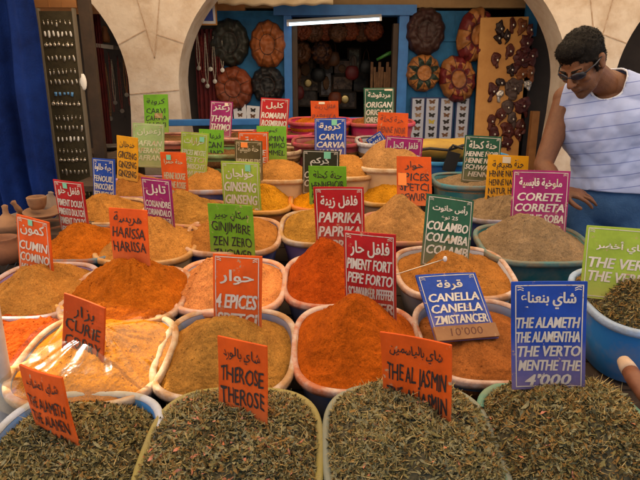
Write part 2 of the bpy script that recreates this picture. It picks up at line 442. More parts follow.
plastics = {}
def plastic(name, c):
    if name not in plastics: plastics[name] = mat('plastic_' + name, c, .5, mix(c, (.36, .24, .15), .5), 8, .08, 50, thr=(.45, .72), spec=.3, detail=9)
    return plastics[name]
PC = dict(blue=(.03, .20, .52), slate=(.12, .16, .27), teal=(.02, .15, .17), white=(.52, .50, .50), lilac=(.26, .17, .38), coral=(.50, .11, .07),
          magenta=(.45, .02, .09), wine=(.26, .02, .05), beige=(.62, .42, .22), green=(.10, .22, .08), orange=(.60, .18, .03), grey=(.42, .42, .46), bright=(.03, .26, .75), tealblue=(.03, .15, .22), olive=(.16, .22, .07), darkblue=(.03, .06, .22), red=(.36, .04, .04))
def rim_mat(name, c, dust): return mat('rim_' + name, c, .6, mix(mul(c, .7), dust, .75), 13, .25, 70, thr=(.38, .60), spec=.25, detail=9)

CR = dict(red=(.42, .066, .004), harissa=(.42, .108, .006), curry=(.43, .165, .001), olive=(.38, .18, .035), peach=(.70, .27, .08), cumin=(.42, .18, .035), beige=(.44, .22, .07),
          grey=(.26, .175, .095), cinnamon=(.31, .10, .022), yellow=(.66, .25, .003), brown=(.38, .15, .03), mustard=(.54, .23, .01), oliveyellow=(.40, .195, .03), tan=(.45, .195, .04), dark=(.16, .08, .03), redorange=(.42, .085, .004))
SPM = {k: spice_mat('powder_' + k, v) for k, v in CR.items()}
T_ = math.atan(.16)
# key: loc, width, length, body, rim colour, spice, peak(x, z), edge, shape, tub label, heap label
TUBS = {
'A1': ((-.598, 1.124, .705), .422, .45, 'blue', (.42, .45, .52), 'herb', (0, .03), -.04, 'dome', 'bright blue tub of dried tea leaves at the front left corner', 'dried green tea leaves with the leaning orange THE ALAMETH sign stuck in them'),
'A2': ((-.208, 1.139, .707), .434, .45, 'olive', (.27, .22, .06), 'herb', (.01, .078), -.010, 'dome', 'olive green tub at the front holding the THE ROSE tea leaves', 'dried tea leaves with pink petals around the orange THE ROSE sign'),
'A3': ((.220, 1.154, .710), .431, .45, 'tealblue', (.20, .22, .18), 'herb', (-.03, .10), -.012, 'dome', 'dark teal tub at the front holding the jasmine tea leaves', 'dried tea leaf heap around the orange THE AL JASMIN sign'),
'A4': ((.617, 1.170, .712), .436, .45, 'teal', (.09, .24, .18), 'herb', (-.01, .105), -.018, 'dome', 'green rimmed tub at the front right under the blue MENTHE sign', 'dried mint leaf heap in front of the blue MENTHE THE sign'),
'A5': ((1.102, 1.72, .862), .493, .44, 'blue', (.30, .42, .62), 'herb', (-.02, .085), -.025, 'dome', 'blue tub at the right edge under the green THE VERT sign', 'dark dried tea heap around the pale green THE VERT sign'),
'B0': ((-1.00, 1.605, .782), .37, .38, 'beige', (.66, .40, .12), 'red', (0, .0), -.02, 'dome', 'beige rimmed tub cut by the left edge of the picture', 'flat orange red powder in the tub beside the white pole'),
'B1': ((-.665, 1.510, 0.766), .451, .46, 'slate', (.52, .46, .42), 'curry', (.035, .085), -.012, 'cone', 'slate blue tub holding the plastic covered curry powder', 'bright yellow curry mound under clear plastic at the CURIE sign'),
'B2': ((-.280, 1.535, 0.770), .424, .46, 'slate', (.52, .44, .38), 'olive', (-.024, .10), -.034, 'cone', 'slate blue tub with pale dusty rim in front of the 4 EPICES sign', 'olive brown powder mound behind the THE ROSE sign'),
'B3': ((.117, 1.561, 0.775), .408, .46, 'slate', (.52, .40, .33), 'redorange', (-.021, .158), -.01, 'cone', 'slate blue tub of red powder at the red PIMENT FORT sign', 'tall red orange chili mound in front of the PIMENT FORT sign'),
'B4': ((.498, 1.598, 0.781), .40, .46, 'slate', (.50, .38, .32), 'cinnamon', (-.028, .01), -.045, 'dome', 'slate blue tub with chalky rim under the blue CANELLA sign', 'low reddish brown cinnamon heap under the CANELLA sign'),
'C0': ((-1.018, 1.896, .828), .383, .41, 'lilac', (.45, .38, .42), 'cumin', (.002, .091), -.02, 'cone', 'lilac grey rimmed tub around the orange CUMIN sign', 'ochre brown cumin mound in front of the CUMIN sign'),
'C1': ((-.685, 1.867, .824), .435, .41, 'slate', (.50, .38, .28), 'harissa', (.032, .142), -.005, 'cone', 'slate tub almost covered by the orange HARISSA mound', 'large crumbly orange mound with the HARISSA sign'),
'C2': ((-.330, 1.932, .834), .418, .41, 'grey', (.56, .40, .34), 'peach', (-.05, .10), -.016, 'cone', 'grey tub with pink dusty rim around the peach powder', 'pale peach powder heap behind the 4 EPICES sign'),
'C3': ((.056, 1.969, .840), .392, .41, 'slate', (.50, .36, .28), 'red', (-.038, .155), -.014, 'cone', 'tub with tan rim below the red PAPRIKA sign', 'orange red paprika mound below the PAPRIKA sign'),
'C4': ((.510, 2.031, .850), .452, .43, 'grey', (.56, .44, .38), 'brown', (-.035, .072), -.022, 'cone', 'pale grey tub with dusty pink rim at the COLAMBO sign', 'light brown powder mound at the dark green COLAMBO sign'),
'C5': ((.903, 2.280, .890), .475, .40, 'teal', (.08, .19, .19), 'grey', (-.046, .120), -.016, 'cone', 'dark teal tub at the magenta CORETE sign', 'grey brown powder mound in front of the CORETE sign'),
'D0': ((-1.000, 2.280, .890), .36, .36, 'teal', (.06, .17, .22), 'harissa', (-.015, .079), -.015, 'cone', 'dark teal tub at the red PIMENT DOUX sign', 'orange red sweet pepper mound at the PIMENT DOUX sign'),
'D1': ((-.725, 2.280, .890), .424, .39, 'beige', (.50, .34, .17), 'tan', (.01, .113), -.012, 'cone', 'beige tub at the magenta CORIANDRE sign', 'tan brown coriander mound at the CORIANDRE sign'),
'D2': ((-.380, 2.361, .903), .428, .39, 'darkblue', (.54, .36, .26), 'brown', (.01, .055), -.018, 'dome', 'dark blue tub with pinkish rim at the green GINJIMBRE sign', 'flat brown ginger powder at the green GINJIMBRE sign'),
'D3': ((.023, 2.447, .917), .415, .39, 'lilac', (.42, .34, .28), 'oliveyellow', (-.032, .065), -.018, 'dome', 'lilac tub behind the red PAPRIKA sign', 'olive yellow powder in the tub left of the PAPRIKA sign'),
'D4': ((.370, 2.447, .917), .379, .36, 'red', (.46, .18, .14), 'beige', (-.015, .147), -.012, 'cone', 'red rimmed tub at the orange EPICES SPETCI sign', 'tall beige mound below the EPICES SPETCI sign'),
'E0': ((-1.023, 2.637, .947), .362, .34, 'beige', (.56, .40, .24), 'cumin', (-.04, .078), -.015, 'cone', 'beige tub at the blue FENOUIL sign', 'pale ochre fennel mound at the FENOUIL sign'),
'E1': ((-.931, 2.978, 1.001), .463, .36, 'lilac', (.34, .22, .42), 'brown', (-.106, .076), -.03, 'cone', 'lilac tub between the yellow GINZENG and pale green SAFRAN signs', 'brown powder mound at the yellow GINZENG sign'),
'E2': ((-.622, 2.612, .943), .373, .34, 'red', (.50, .22, .16), 'olive', (-.04, .105), -.015, 'cone', 'red rimmed tub at the orange HENNE ROUGE sign', 'olive brown henna mound at the HENNE ROUGE sign'),
'E3': ((-.285, 2.770, .968), .30, .32, 'orange', (.58, .28, .08), 'mustard', (.002, .087), -.015, 'cone', 'orange tub behind the GINSENG sign', 'mustard yellow mound right of the GINSENG sign'),
'E4': ((.0, 2.798, .973), .32, .32, 'orange', (.62, .17, .05), 'yellow', (0, .045), -.02, 'cone', 'orange red tub of deep yellow turmeric', 'deep yellow turmeric in the orange red tub'),
'E5': ((.344, 2.871, .984), .312, .32, 'beige', (.58, .40, .20), 'mustard', (.008, .06), -.015, 'dome', 'beige tub of mustard powder left of the EPICES SPETCI sign', 'dull mustard yellow powder left of the EPICES SPETCI sign'),
'F0': ((-.595, 2.920, 1.028), .358, .34, 'darkblue', (.36, .36, .42), 'tan', (.01, .08), -.02, 'cone', 'dark blue tub at the light green EPICES MIXTE sign', 'tan spice mix at the EPICES MIXTE sign'),
'F1': ((-.212, 2.950, 1.071), .329, .32, 'beige', (.55, .40, .24), 'tan', (.001, .074), -.012, 'dome', 'beige tub right of the brown HENNE sign', 'smooth tan powder right of the brown HENNE sign'),
'F2': ((.110, 2.950, 1.087), .34, .32, 'beige', (.60, .43, .24), 'tan', (.041, .084), -.015, 'dome', 'beige tub at the dark KURKUM sign', 'tan orange powder right of the dark KURKUM sign'),
'F3': ((.385, 2.980, 1.125), .383, .34, 'beige', (.60, .46, .30), 'beige', (-.015, .121), -.012, 'dome', 'cream rimmed tub at the magenta POIVRE NOIR sign', 'pale beige mound left of the POIVRE NOIR sign'),
'F5': ((.891, 2.663, .951), .448, .34, 'darkblue', (.30, .30, .42), 'grey', (.004, .059), -.018, 'cone', 'blue grey rimmed tub at the yellow HENNE sign', 'grey brown henna heap at the yellow HENNE sign'),
'F4': ((.811, 2.900, 1.052), .452, .34, 'teal', (.05, .20, .24), 'grey', (-.002, .015), -.03, 'dome', 'teal tub at the dark green HENNE NOIR sign', 'low brown henna layer at the dark green HENNE NOIR sign'),
'G0': ((-.940, 3.600, 1.202), .457, .36, 'coral', (.60, .28, .22), 'dark', (0, .0), -.02, 'dome', 'coral red tub at the green CARVI sign by the pillar', 'dark brown caraway in the coral tub by the pillar'),
'G2': ((-.574, 3.300, 1.156), .410, .34, 'green', (.20, .32, .14), 'dark', (0, .0), -.04, 'dome', 'green tub behind the EPICES MIXTE sign', 'dark herbs low in the green tub'),
'G3': ((-.480, 3.620, 1.219), .434, .36, 'coral', (.60, .30, .24), 'dark', (0, .0), -.03, 'dome', 'coral tub at the magenta THYM sign', 'dark dried thyme in the coral tub at the THYM sign'),
'G4': ((-.240, 3.64, 1.231), .390, .34, 'magenta', (.55, .05, .14), 'dark', (0, .0), -.05, 'dome', 'magenta tub behind the red ROMARIN sign', 'dark rosemary low in the magenta tub at the ROMARIN sign'),
'G5': ((-.262, 3.280, 1.170), .326, .32, 'beige', (.66, .50, .32), 'dark', (0, .0), -.04, 'dome', 'cream tub behind the green CUMIN CUMIMO sign', 'dark seeds low in the cream tub at the green CUMIN CUMIMO sign'),
'G6': ((.000, 3.750, 1.298), .42, .34, 'magenta', (.55, .05, .15), 'harissa', (0, .013), -.04, 'dome', 'upper magenta tub at the orange PAPRIKA sign', 'red powder low in the upper magenta tub'),
'G6f': ((.041, 3.350, 1.208), .42, .34, 'wine', (.40, .05, .08), 'dark', (0, .0), -.05, 'dome', 'wine red tub behind the blue CARVI sign', 'dark caraway low in the wine red tub'),
'G7': ((.400, 3.750, 1.291), .44, .34, 'magenta', (.52, .05, .13), 'cinnamon', (-.001, .026), -.02, 'dome', 'magenta tub at the dark green ORIGAN sign', 'reddish brown oregano powder at the ORIGAN sign'),
'G8': ((.362, 3.300, 1.214), .315, .32, 'grey', (.55, .55, .58), 'dark', (0, .0), -.06, 'dome', 'pale grey tub with a fallen blue sign in it', 'dark spice low in the pale grey tub'),
}
SCOOP = {'C2': ((.09, -.05, .07, .03),), 'B4': ((.08, -.06, .07, .022), (-.05, -.12, .05, .012)), 'D2': ((-.10, -.02, .07, .02),), 'C4': ((.12, -.02, .08, .028),), 'B2': ((.11, -.07, .06, .02),), 'B3': ((-.10, -.12, .05, .016),), 'D3': ((.05, -.05, .06, .018),), 'C5': ((.11, -.06, .07, .02),), 'C0': ((.09, .0, .06, .02),), 'C1': ((-.10, -.10, .06, .018), (.06, .02, .035, .012)), 'C3': ((.09, -.09, .05, .02),), 'F5': ((-.1, -.04, .06, .015),), 'D4': ((.06, -.08, .05, .018),), 'E2': ((.06, -.05, .05, .018),)}
CRUMB = {'C1': .008, 'C2': .009, 'B1': .003, 'E5': .004, 'F1': .003, 'F2': .003, 'F3': .003}
for i, (k, (loc, W, L, body, rimc, sp_, pk, edge, shp, tl, hl)) in enumerate(TUBS.items()):
    tilt = T_ if k[0] in 'ABCDE' or k == 'F5' else .06
    if k[0] in 'ABCDE' or k == 'F5': Hh = .165 if k != 'A5' else .225
    else:
        Hh = loc[2] - (rim_z(loc[1]) - .175 if loc[1] < 3.05 else (.985 if loc[1] < 3.46 else 1.085)) - .004
    dust = CR.get(sp_, (.2, .18, .1))
    if sp_ == 'herb': dust = mix(rimc, (.3, .27, .15), .5)
    tub('spice_tub', loc, W, L, Hh, plastic(body, PC[body]), rim_mat(k, rimc, dust), tilt, tl)
    if sp_ == 'herb':
        heap('tea_heap', loc, W, L, tilt, pk, edge, LEAF_G, hl, 'herb', shp, .006, seed=i, mixw=dict(A1=[30, 26, 14, 12, 18, .7], A2=[22, 30, 18, 12, 15, 3.2], A3=[24, 32, 14, 18, 12, .8], A4=[24, 20, 28, 13, 15, .5], A5=[20, 12, 34, 14, 20, .1])[k], flakes=LEAF, nflake=14000 if k != 'A5' else 9000)
    else:
        heap('spice_heap', loc, W, L, tilt, pk, edge, SPM[sp_], hl, 'spice', shp, CRUMB.get(k, .006), seed=i, scoops=SCOOP.get(k, ()))
# ------------------------------------------------------------------ painted price signs
AR = {'ا': (0xFE8D, 2), 'ب': (0xFE8F, 4), 'ة': (0xFE93, 2), 'ت': (0xFE95, 4), 'ث': (0xFE99, 4), 'ج': (0xFE9D, 4), 'ح': (0xFEA1, 4), 'خ': (0xFEA5, 4), 'د': (0xFEA9, 2), 'ذ': (0xFEAB, 2),
      'ر': (0xFEAD, 2), 'ز': (0xFEAF, 2), 'س': (0xFEB1, 4), 'ش': (0xFEB5, 4), 'ص': (0xFEB9, 4), 'ض': (0xFEBD, 4), 'ط': (0xFEC1, 4), 'ع': (0xFEC9, 4), 'غ': (0xFECD, 4), 'ف': (0xFED1, 4),
      'ق': (0xFED5, 4), 'ك': (0xFED9, 4), 'ل': (0xFEDD, 4), 'م': (0xFEE1, 4), 'ن': (0xFEE5, 4), 'ه': (0xFEE9, 4), 'و': (0xFEED, 2), 'ى': (0xFEEF, 2), 'ي': (0xFEF1, 4), 'أ': (0xFE83, 2)}
def shape_arabic(s):
    out = []
    for w in s.split(' '):
        r = []
        for i, ch in enumerate(w):
            if ch not in AR: r.append(ch); continue
            base, nf = AR[ch]
            prev = i > 0 and w[i - 1] in AR and AR[w[i - 1]][1] == 4
            nxt = nf == 4 and i < len(w) - 1 and w[i + 1] in AR
            r.append(chr(base + (3 if prev and nxt else 1 if prev else 2 if nxt else 0)))
        t = ''.join(reversed(r)) if any(c in AR for c in w) else w
        out.append(t)
    return ' '.join(reversed(out))

def text_geo(body, bold, shear):
    bold = min(bold, .012)
    c = bpy.data.curves.new('t', 'FONT'); c.body = body; c.resolution_u = 2; c.offset = bold; c.shear = shear
    o = bpy.data.objects.new('t', c); COL.objects.link(o)
    me = o.to_mesh(); V = np.array([v.co[:] for v in me.vertices]).reshape(-1, 3)[:, :2]; F = [tuple(p.vertices) for p in me.polygons]
    o.to_mesh_clear(); bpy.data.objects.remove(o); bpy.data.curves.remove(c)
    return V, F

SG = dict(orange=(.78, .105, .006), red=(.46, .010, .014), magenta=(.32, .016, .14), blue=(.012, .062, .38), green=(.16, .42, .02), lime=(.34, .48, .05), yellow=(.80, .36, .004),
          bottle=(.018, .095, .05), black=(.035, .032, .014), pale=(.30, .42, .16), brown=(.11, .08, .025), vermilion=(.64, .085, .008))
def worn(name, c, wear=.615):
    c = mul(c, .8)
    m = mat('paint_' + name, mul(c, .72), .6, mul(c, 1.15), 9, .15, 45, thr=(.3, .7), spec=.2)
    n = m.node_tree.nodes; l = m.node_tree.links; p = n['Principled BSDF']
    src = p.inputs['Base Color'].links[0].from_socket; vec = [x for x in n if x.type == 'VECT_MATH' and x.operation == 'ADD'][0]
    t = n.new('ShaderNodeTexNoise'); t.inputs['Scale'].default_value = 26; t.inputs['Detail'].default_value = 9; t.inputs['Roughness'].default_value = .75
    l.new(vec.outputs[0], t.inputs['Vector'])
    r = n.new('ShaderNodeValToRGB'); r.color_ramp.elements[0].position = wear; r.color_ramp.elements[1].position = wear + .035
    l.new(t.outputs[0], r.inputs[0])
    mx = n.new('ShaderNodeMix'); mx.data_type = 'RGBA'; mx.inputs[7].default_value = (.40, .27, .15, 1)
    l.new(r.outputs[0], mx.inputs[0]); l.new(src, mx.inputs[6])
    # spice dust clinging to the lower part
    tc = [x for x in n if x.type == 'TEX_COORD'][0]; sx = n.new('ShaderNodeSeparateXYZ'); l.new(tc.outputs['Object'], sx.inputs[0])
    t2 = n.new('ShaderNodeTexNoise'); t2.inputs['Scale'].default_value = 18; t2.inputs['Detail'].default_value = 8; l.new(vec.outputs[0], t2.inputs['Vector'])
    ad = n.new('ShaderNodeMath'); ad.operation = 'MULTIPLY_ADD'; ad.inputs[1].default_value = -7.0; l.new(sx.outputs['Z'], ad.inputs[0]); l.new(t2.outputs[0], ad.inputs[2])
    r2 = n.new('ShaderNodeMapRange'); r2.inputs[1].default_value = .55; r2.inputs[2].default_value = 1.35; r2.inputs[4].default_value = .38; l.new(ad.outputs[0], r2.inputs[0])
    mx2 = n.new('ShaderNodeMix'); mx2.data_type = 'RGBA'; mx2.inputs[7].default_value = (.34, .19, .08, 1)
    l.new(r2.outputs[0], mx2.inputs[0]); l.new(mx.outputs[2], mx2.inputs[6]); l.new(mx2.outputs[2], p.inputs['Base Color'])
    return m
SGM = {k: worn(k, v) for k, v in SG.items()}
INK = {'w': worn('white', (.72, .66, .57), .585), 'c': worn('cream', (.62, .50, .30), .58), 'k': mat('black_ink', (.018, .013, .012), .6), 'y': worn('pale_letter', (.55, .58, .38), .54), 'd': mat('faded_ink', (.16, .03, .015), .7)}
STK = mat('mint_sticker', (.16, .46, .30), .6); STW = mat('paper_sticker', (.62, .52, .38), .7); STO = mat('orange_tape', (.80, .22, .03), .6)

def sign(pose, paint, ink, arabic, lines, start, gap, label, border=True, ar2=None, sticker=None, arh=.17, arc_=.19, bold=None, extra=()):
    x, y, z, yaw, pit, rol, w, h = pose
    rb_ = random.Random(int(x * 1e4) + int(z * 1e3)); kx, kt, kz = rb_.uniform(-.9, .9), rb_.uniform(-.35, .35), rb_.uniform(-.35, .35)
    def bend(m_):
        for v in m_.data.vertices: v.co.y += kx * v.co.x ** 2 + kt * v.co.x * v.co.z + kz * v.co.z ** 2
    b = MB(); N = 9; V = []; F = []
    cj = [(rb_.uniform(-.0022, .0022), rb_.uniform(-.0022, .0022)) for _ in range(4)]      # hand-sawn, not quite square
    for yy in (-.003, .003):
        for j in range(N):
            for i in range(N):
                s_, t_ = i / (N - 1), j / (N - 1); wq = ((1 - s_) * (1 - t_), s_ * (1 - t_), (1 - s_) * t_, s_ * t_)
                V.append(((s_ - .5) * w + sum(a * c_[0] for a, c_ in zip(wq, cj)), yy, (t_ - .5) * h + sum(a * c_[1] for a, c_ in zip(wq, cj))))
    for j in range(N - 1):
        for i in range(N - 1):
            a = j * N + i; F.append((a, a + 1, a + N + 1, a + N)); a += N * N; F.append((a, a + N, a + N + 1, a + 1))
    lp = [i for i in range(N)] + [j * N + N - 1 for j in range(1, N)] + [(N - 1) * N + i for i in range(N - 2, -1, -1)] + [j * N for j in range(N - 2, 0, -1)]
    for i in range(len(lp)): a, c_ = lp[i], lp[(i + 1) % len(lp)]; F.append((a, a + N * N, c_ + N * N, c_))
    b.add(V, F)
    o = b.build('price_sign', SGM[paint], None, bevel=.0012); bend(o)
    o.matrix_world = Matrix.Translation((x, y, z)) @ Matrix.Rotation(yaw, 4, 'Z') @ Matrix.Rotation(pit, 4, 'X') @ Matrix.Rotation(rol, 4, 'Y')
    tag(o, label, 'sign', 'painted price signs stuck in the spices')
    hand = ink in 'kd' ; seed = sum(map(ord, label))
    tb = MB(); rr = random.Random(seed)
    def put(body, cx, cz, height, maxw, bd, sh_, latin=True):
        V, F = text_geo(body, bd, sh_)
        if not len(V): return
        lo, hi = V.min(0), V.max(0); size = hi - lo
        s = height / (.73 if latin else max(size[1], .55)); sx = s * (1.0 if latin else 1.35)
        if latin and size[0] * sx < maxw * .74: sx = min(sx * 1.3, maxw * .74 / size[0])
        if size[0] * sx > maxw: sx = maxw / size[0]
        V = V - (lo + hi) / 2; V = V * np.array([sx, s])
        if hand:
            k = rr.random() * 9
            V = V + np.stack([.0016 * np.sin(V[:, 0] * 150 + k) + .001 * np.sin(V[:, 1] * 260 + k), .0022 * np.sin(V[:, 0] * 170 + 2 * k) + .0011 * np.sin(V[:, 0] * 420 + k)], 1)
        an = rr.gauss(0, .012 if not hand else .03); ca, sa = math.cos(an), math.sin(an)
        for q_, dx_ in enumerate((-1, 0, 1)):
            dx_ *= (bd - .010) * s * .9 if not hand else .010 * s
            tb.add([(cx + dx_ + p[0] * ca - p[1] * sa, -.0043 - .0002 * q_, cz + p[0] * sa + p[1] * ca) for p in V], F)
    bd = bold if bold is not None else (.034 if not hand else 0.)
    put(shape_arabic(arabic), rr.gauss(0, w * .01), h * (.5 - arc_), h * arh, w * .74, .030 if not hand else .0, 0, False)
    cz = start
    if ar2: put(shape_arabic(ar2), 0, h * (.5 - .31), h * .08, w * .4, .012, 0, False)
    for t in lines:
        if cz + gap * .36 > .985: break
        put(t, rr.gauss(0, w * .008), h * (.5 - cz), h * gap * .77, w * .86, bd, .22 if not hand else .04)
        cz += gap
    for t, fx_, fz_, fh_ in extra: put(t, w * fx_, h * (.5 - fz_), h * fh_, w * .3, 0, .1)
    bend(tb.build('lettering', INK[ink], o))
    if border:
        e = MB(); t = .0022; i_ = .0075; X = w / 2 - i_; Z = h / 2 - i_; yf = -.0041
        def strip(x0, x1, z0, z1):
            for q_ in range(8):
                f0, f1 = q_ / 8, (q_ + 1) / 8
                if x1 - x0 > z1 - z0: e.box(x0 + (x1 - x0) * f0, x0 + (x1 - x0) * f1, yf, -.0026, z0, z1)
                else: e.box(x0, x1, yf, -.0026, z0 + (z1 - z0) * f0, z0 + (z1 - z0) * f1)
        strip(-X, X, Z - t, Z); strip(-X, -X + t, -Z, Z - t - .0003); strip(X - t, X, -Z, Z - t - .0003); strip(-X + t + .0003, X - t - .0003, -Z, -Z + t)
        q = .016
        for s_ in (-1, 1):     # little corner flourishes
            for a in (0, 1):
                e.tube([(s_ * (X - .005), yf + .0006, Z - q * (.35 + a * .4)), (s_ * (X - q * .7), yf + .0006, Z - q * (.3 + a * .35)), (s_ * (X - q * 1.2), yf + .0006, Z - q * (.55 + a * .3))], .0011, 4)
        bend(e.build('painted_border', INK[ink], o))
    if sticker:
        fx, fz, sw, sh2, sm = sticker
        e = MB(); e.box(fx * w - sw / 2, fx * w + sw / 2, -.0062, -.0050, h * (.5 - fz) - sh2 / 2, h * (.5 - fz) + sh2 / 2)
        bend(e.build('sticker', sm, o))
    return o
P = {
'S1':(-1.027,1.931,0.963,-0.33,0.02,0.10,0.149,0.238), 
'S2':(-1.054,2.320,1.029,-0.33,0.07,0.04,0.151,0.235), 
'S3':(-1.048,2.687,1.072,-0.25,-0.07,0.05,0.121,0.231), 
'S4':(-1.000,2.918,1.157,-0.28,-0.00,0.10,0.122,0.228), 
'S5':(-0.940,3.098,1.204,-0.03,-0.18,0.03,0.174,0.239), 
'S6':(-1.027,3.600,1.346,-0.09,-0.19,-0.02,0.156,0.238), 
'S7':(-0.649,2.890,1.175,-0.09,-0.07,0.09,0.142,0.236), 
'S8':(-0.693,2.662,1.102,-0.33,0.01,0.00,0.139,0.237), 
'S9':(-0.689,2.330,1.042,-0.43,0.04,0.01,0.155,0.223), 
'S10':(-0.659,1.867,1.029,-0.29,-0.03,-0.00,0.150,0.198), 
'S11':(-.662,1.440,.860,-.38,-.05,.15,.145,.215),
'S12':(-0.633,1.144,0.808,-0.54,0.08,-0.06,0.159,0.209), 
'S13':(-0.181,1.169,0.867,-0.40,-0.05,0.01,0.133,0.220), 
'S14':(0.230,1.184,0.867,-0.54,0.06,-0.04,0.172,0.230), 
'S15':(0.556,1.250,0.951,-0.14,-0.12,-0.07,0.170,0.271), 
'S16':(0.962,1.701,0.983,-0.15,-0.29,0.05,0.226,0.234), 
'S17':(-0.255,1.608,0.905,-0.20,-0.09,0.00,0.155,0.272), 
'S18':(-0.354,2.176,0.959,-0.31,0.00,-0.01,0.198,0.232), 
'S19':(-0.377,2.670,1.020,-0.39,0.03,-0.02,0.205,0.309), 
'S20':(0.076,2.049,1.046,-0.30,-0.04,-0.05,0.191,0.247), 
'S21':(0.154,1.639,0.954,-0.44,0.03,-0.03,0.172,0.301), 
'S22':(0.491,2.071,0.989,0.15,-0.37,0.17,0.189,0.276), 
'S23':(0.428,1.636,0.868,0.28,-0.87,0.05,0.208,0.234), 
'S24':(0.933,2.330,1.033,-0.20,-0.25,-0.00,0.230,0.304), 
'S25':(0.914,2.713,1.075,0.02,-0.21,0.05,0.205,0.253), 
'S26':(0.821,2.850,1.162,-0.02,-0.19,0.06,0.188,0.235), 
'S27':(0.421,2.477,1.116,0.23,-0.31,0.06,0.164,0.220), 
'S28':(0.427,2.900,1.146,0.05,-0.05,0.07,0.194,0.248), 
'S29':(0.418,3.280,1.272,-0.04,-0.19,0.03,0.178,0.199), 
'S30':(0.375,3.650,1.379,0.04,-0.17,-0.00,0.192,0.249), 
'S31':(0.058,3.150,1.223,0.01,-0.19,-0.00,0.178,0.253), 
'S32':(0.031,3.750,1.320,0.17,-0.20,-0.00,0.183,0.200), 
'S33':(-0.282,3.520,1.325,-0.13,-0.21,0.04,0.179,0.237), 
'S34':(-0.265,3.100,1.212,0.01,-0.16,-0.00,0.162,0.195), 
'S35':(-0.352,2.980,1.174,-0.22,-0.03,-0.01,0.165,0.226), 
'S36':(-0.358,2.810,1.149,-0.16,-0.04,0.02,0.143,0.223), 
'S37':(0.003,2.800,1.102,-0.19,-0.03,0.01,0.187,0.227), 
'S38':(0.038,2.678,1.048,-0.30,0.06,-0.02,0.190,0.213), 
'S39':(-0.610,3.520,1.316,-0.07,-0.20,0.05,0.138,0.219), 
'S40':(-0.625,3.250,1.174,0.03,-0.16,0.03,0.143,0.208), 
'S41':(0.321,3.240,1.220,-0.01,-0.16,-0.58,0.094,0.062), 
}
mint = lambda fx, fz, s=.024: (fx, fz, s, s, STK)
K = sign
K(P['S1'], 'orange', 'w', 'كمون', ['CUMIN', 'COMINO', 'KUMMEL'], .45, .19, 'orange sign lettered CUMIN and COMINO with white border', sticker=mint(-.05, .08, .02), arh=.2)
K(P['S2'], 'red', 'w', 'فلفل حلو', ['PIMENT DOUX', 'PIMENTO DOLTCH', 'PIMENT DOUX', 'PFEFFER'], .41, .17, 'red sign lettered PIMENT DOUX leaning in orange powder', sticker=mint(-.08, .09, .022))
K(P['S3'], 'blue', 'w', 'حبة حلاوة', ['FENOUIL', 'FINOCCHIO', 'FENECHE', 'FENCHEL'], .42, .165, 'small blue sign lettered FENOUIL', arh=.18)
K(P['S4'], 'yellow', 'k', 'خنجلان', ['GINZENG', 'GINZENG', 'GINZENG'], .43, .21, 'yellow sign lettered GINZENG in black', border=False)
K(P['S5'], 'pale', 'y', 'زعفران', ['SAFRAN', 'SAFERANO', 'SAFRAN'], .45, .165, 'pale green sign lettered SAFRAN in faded letters')
K(P['S6'], 'green', 'k', 'كروية', ['CARVI', 'CARVIA', 'KARVI'], .43, .18, 'green sign lettered CARVI in black against the stone pillar', border=False, sticker=(.1, .55, .05, .03, worn('stain', (.35, .24, .08), .5)))
K(P['S7'], 'lime', 'y', 'حرارات', ['EPICES MIXTE', 'SPETCI', 'GEMISCHT', 'GEWURTZ'], .43, .15, 'light green sign lettered EPICES MIXTE', sticker=mint(.28, .13))
K(P['S8'], 'orange', 'c', 'حنة حمرا', ['HENNE ROUGE', 'HENNE ROSSE', 'HENNE ROT'], .47, .18, 'tall orange sign lettered HENNE ROUGE in cream', border=False, sticker=mint(-.18, .1), arh=.12)
K(P['S9'], 'magenta', 'w', 'تابل', ['CORIANDRE', 'CORIANDALO', 'KORIANDER'], .49, .165, 'magenta sign lettered CORIANDRE', arh=.22, arc_=.22)
K(P['S10'], 'orange', 'k', 'هريسة', ['HARISSA', 'HARISSA', 'HARISSA'], .43, .25, 'orange sign lettered HARISSA three times in black', border=False, arh=.22)
K(P['S11'], 'vermilion', 'k', 'بزار', ['CURIE', 'CORRY', 'CURRY'], .41, .23, 'orange sign lettered CURIE CORRY stuck in the curry', border=False, arh=.2)
K(P['S12'], 'orange', 'k', 'شاي اعشاب', ['THE ALAMETH', 'THE ALAMEN', 'THA'], .42, .21, 'leaning orange sign lettered THE ALAMETH at the front left', border=False)
K(P['S13'], 'orange', 'k', 'شاي بالورد', ['THEROSE', 'THEROSE', 'THEROSE'], .41, .25, 'orange sign lettered THEROSE in black at the front', border=False)
K(P['S14'], 'orange', 'k', 'شاي بالياسمين', ['THE AL JASMIN', 'THE AL JASMIN', 'JASMIN'], .48, .27, 'wide orange sign lettered THE AL JASMIN in black', border=False)
K(P['S15'], 'blue', 'w', 'شاي بنعناع', ['THE ALAMETH', 'THE ALAMENTHA', 'THE VERTO', 'MENTHE THE', "4'000"], .375, .133, 'blue sign lettered MENTHE THE with the price 4000', arh=.16, arc_=.17, bold=.034, extra=(('d', -.08, .868, .045),))
K(P['S16'], 'lime', 'w', 'شاي أخضر', ['THE VERT', 'THE VERDE'], .5, .19, 'light green sign lettered THE VERT at the right edge', arh=.16, arc_=.27)
K(P['S17'], 'orange', 'w', 'حوار', ['4 EPICES', 'SPETCI', '4 GEWURZ'], .54, .22, 'orange sign lettered 4 EPICES in white', arh=.17, arc_=.26)
K(P['S18'], 'green', 'k', 'سكان جبير', ['GINJIMBRE', 'ZEN ZERO', 'ZNGWER'], .43, .225, 'green sign lettered GINJIMBRE ZEN ZERO in black', border=False)
K(P['S19'], 'lime', 'w', 'خولجان', ['GINSENG', 'GINSENG', 'GINSENG'], .39, .20, 'light green sign lettered GINSENG in white', sticker=mint(.2, .09, .03), arh=.17)
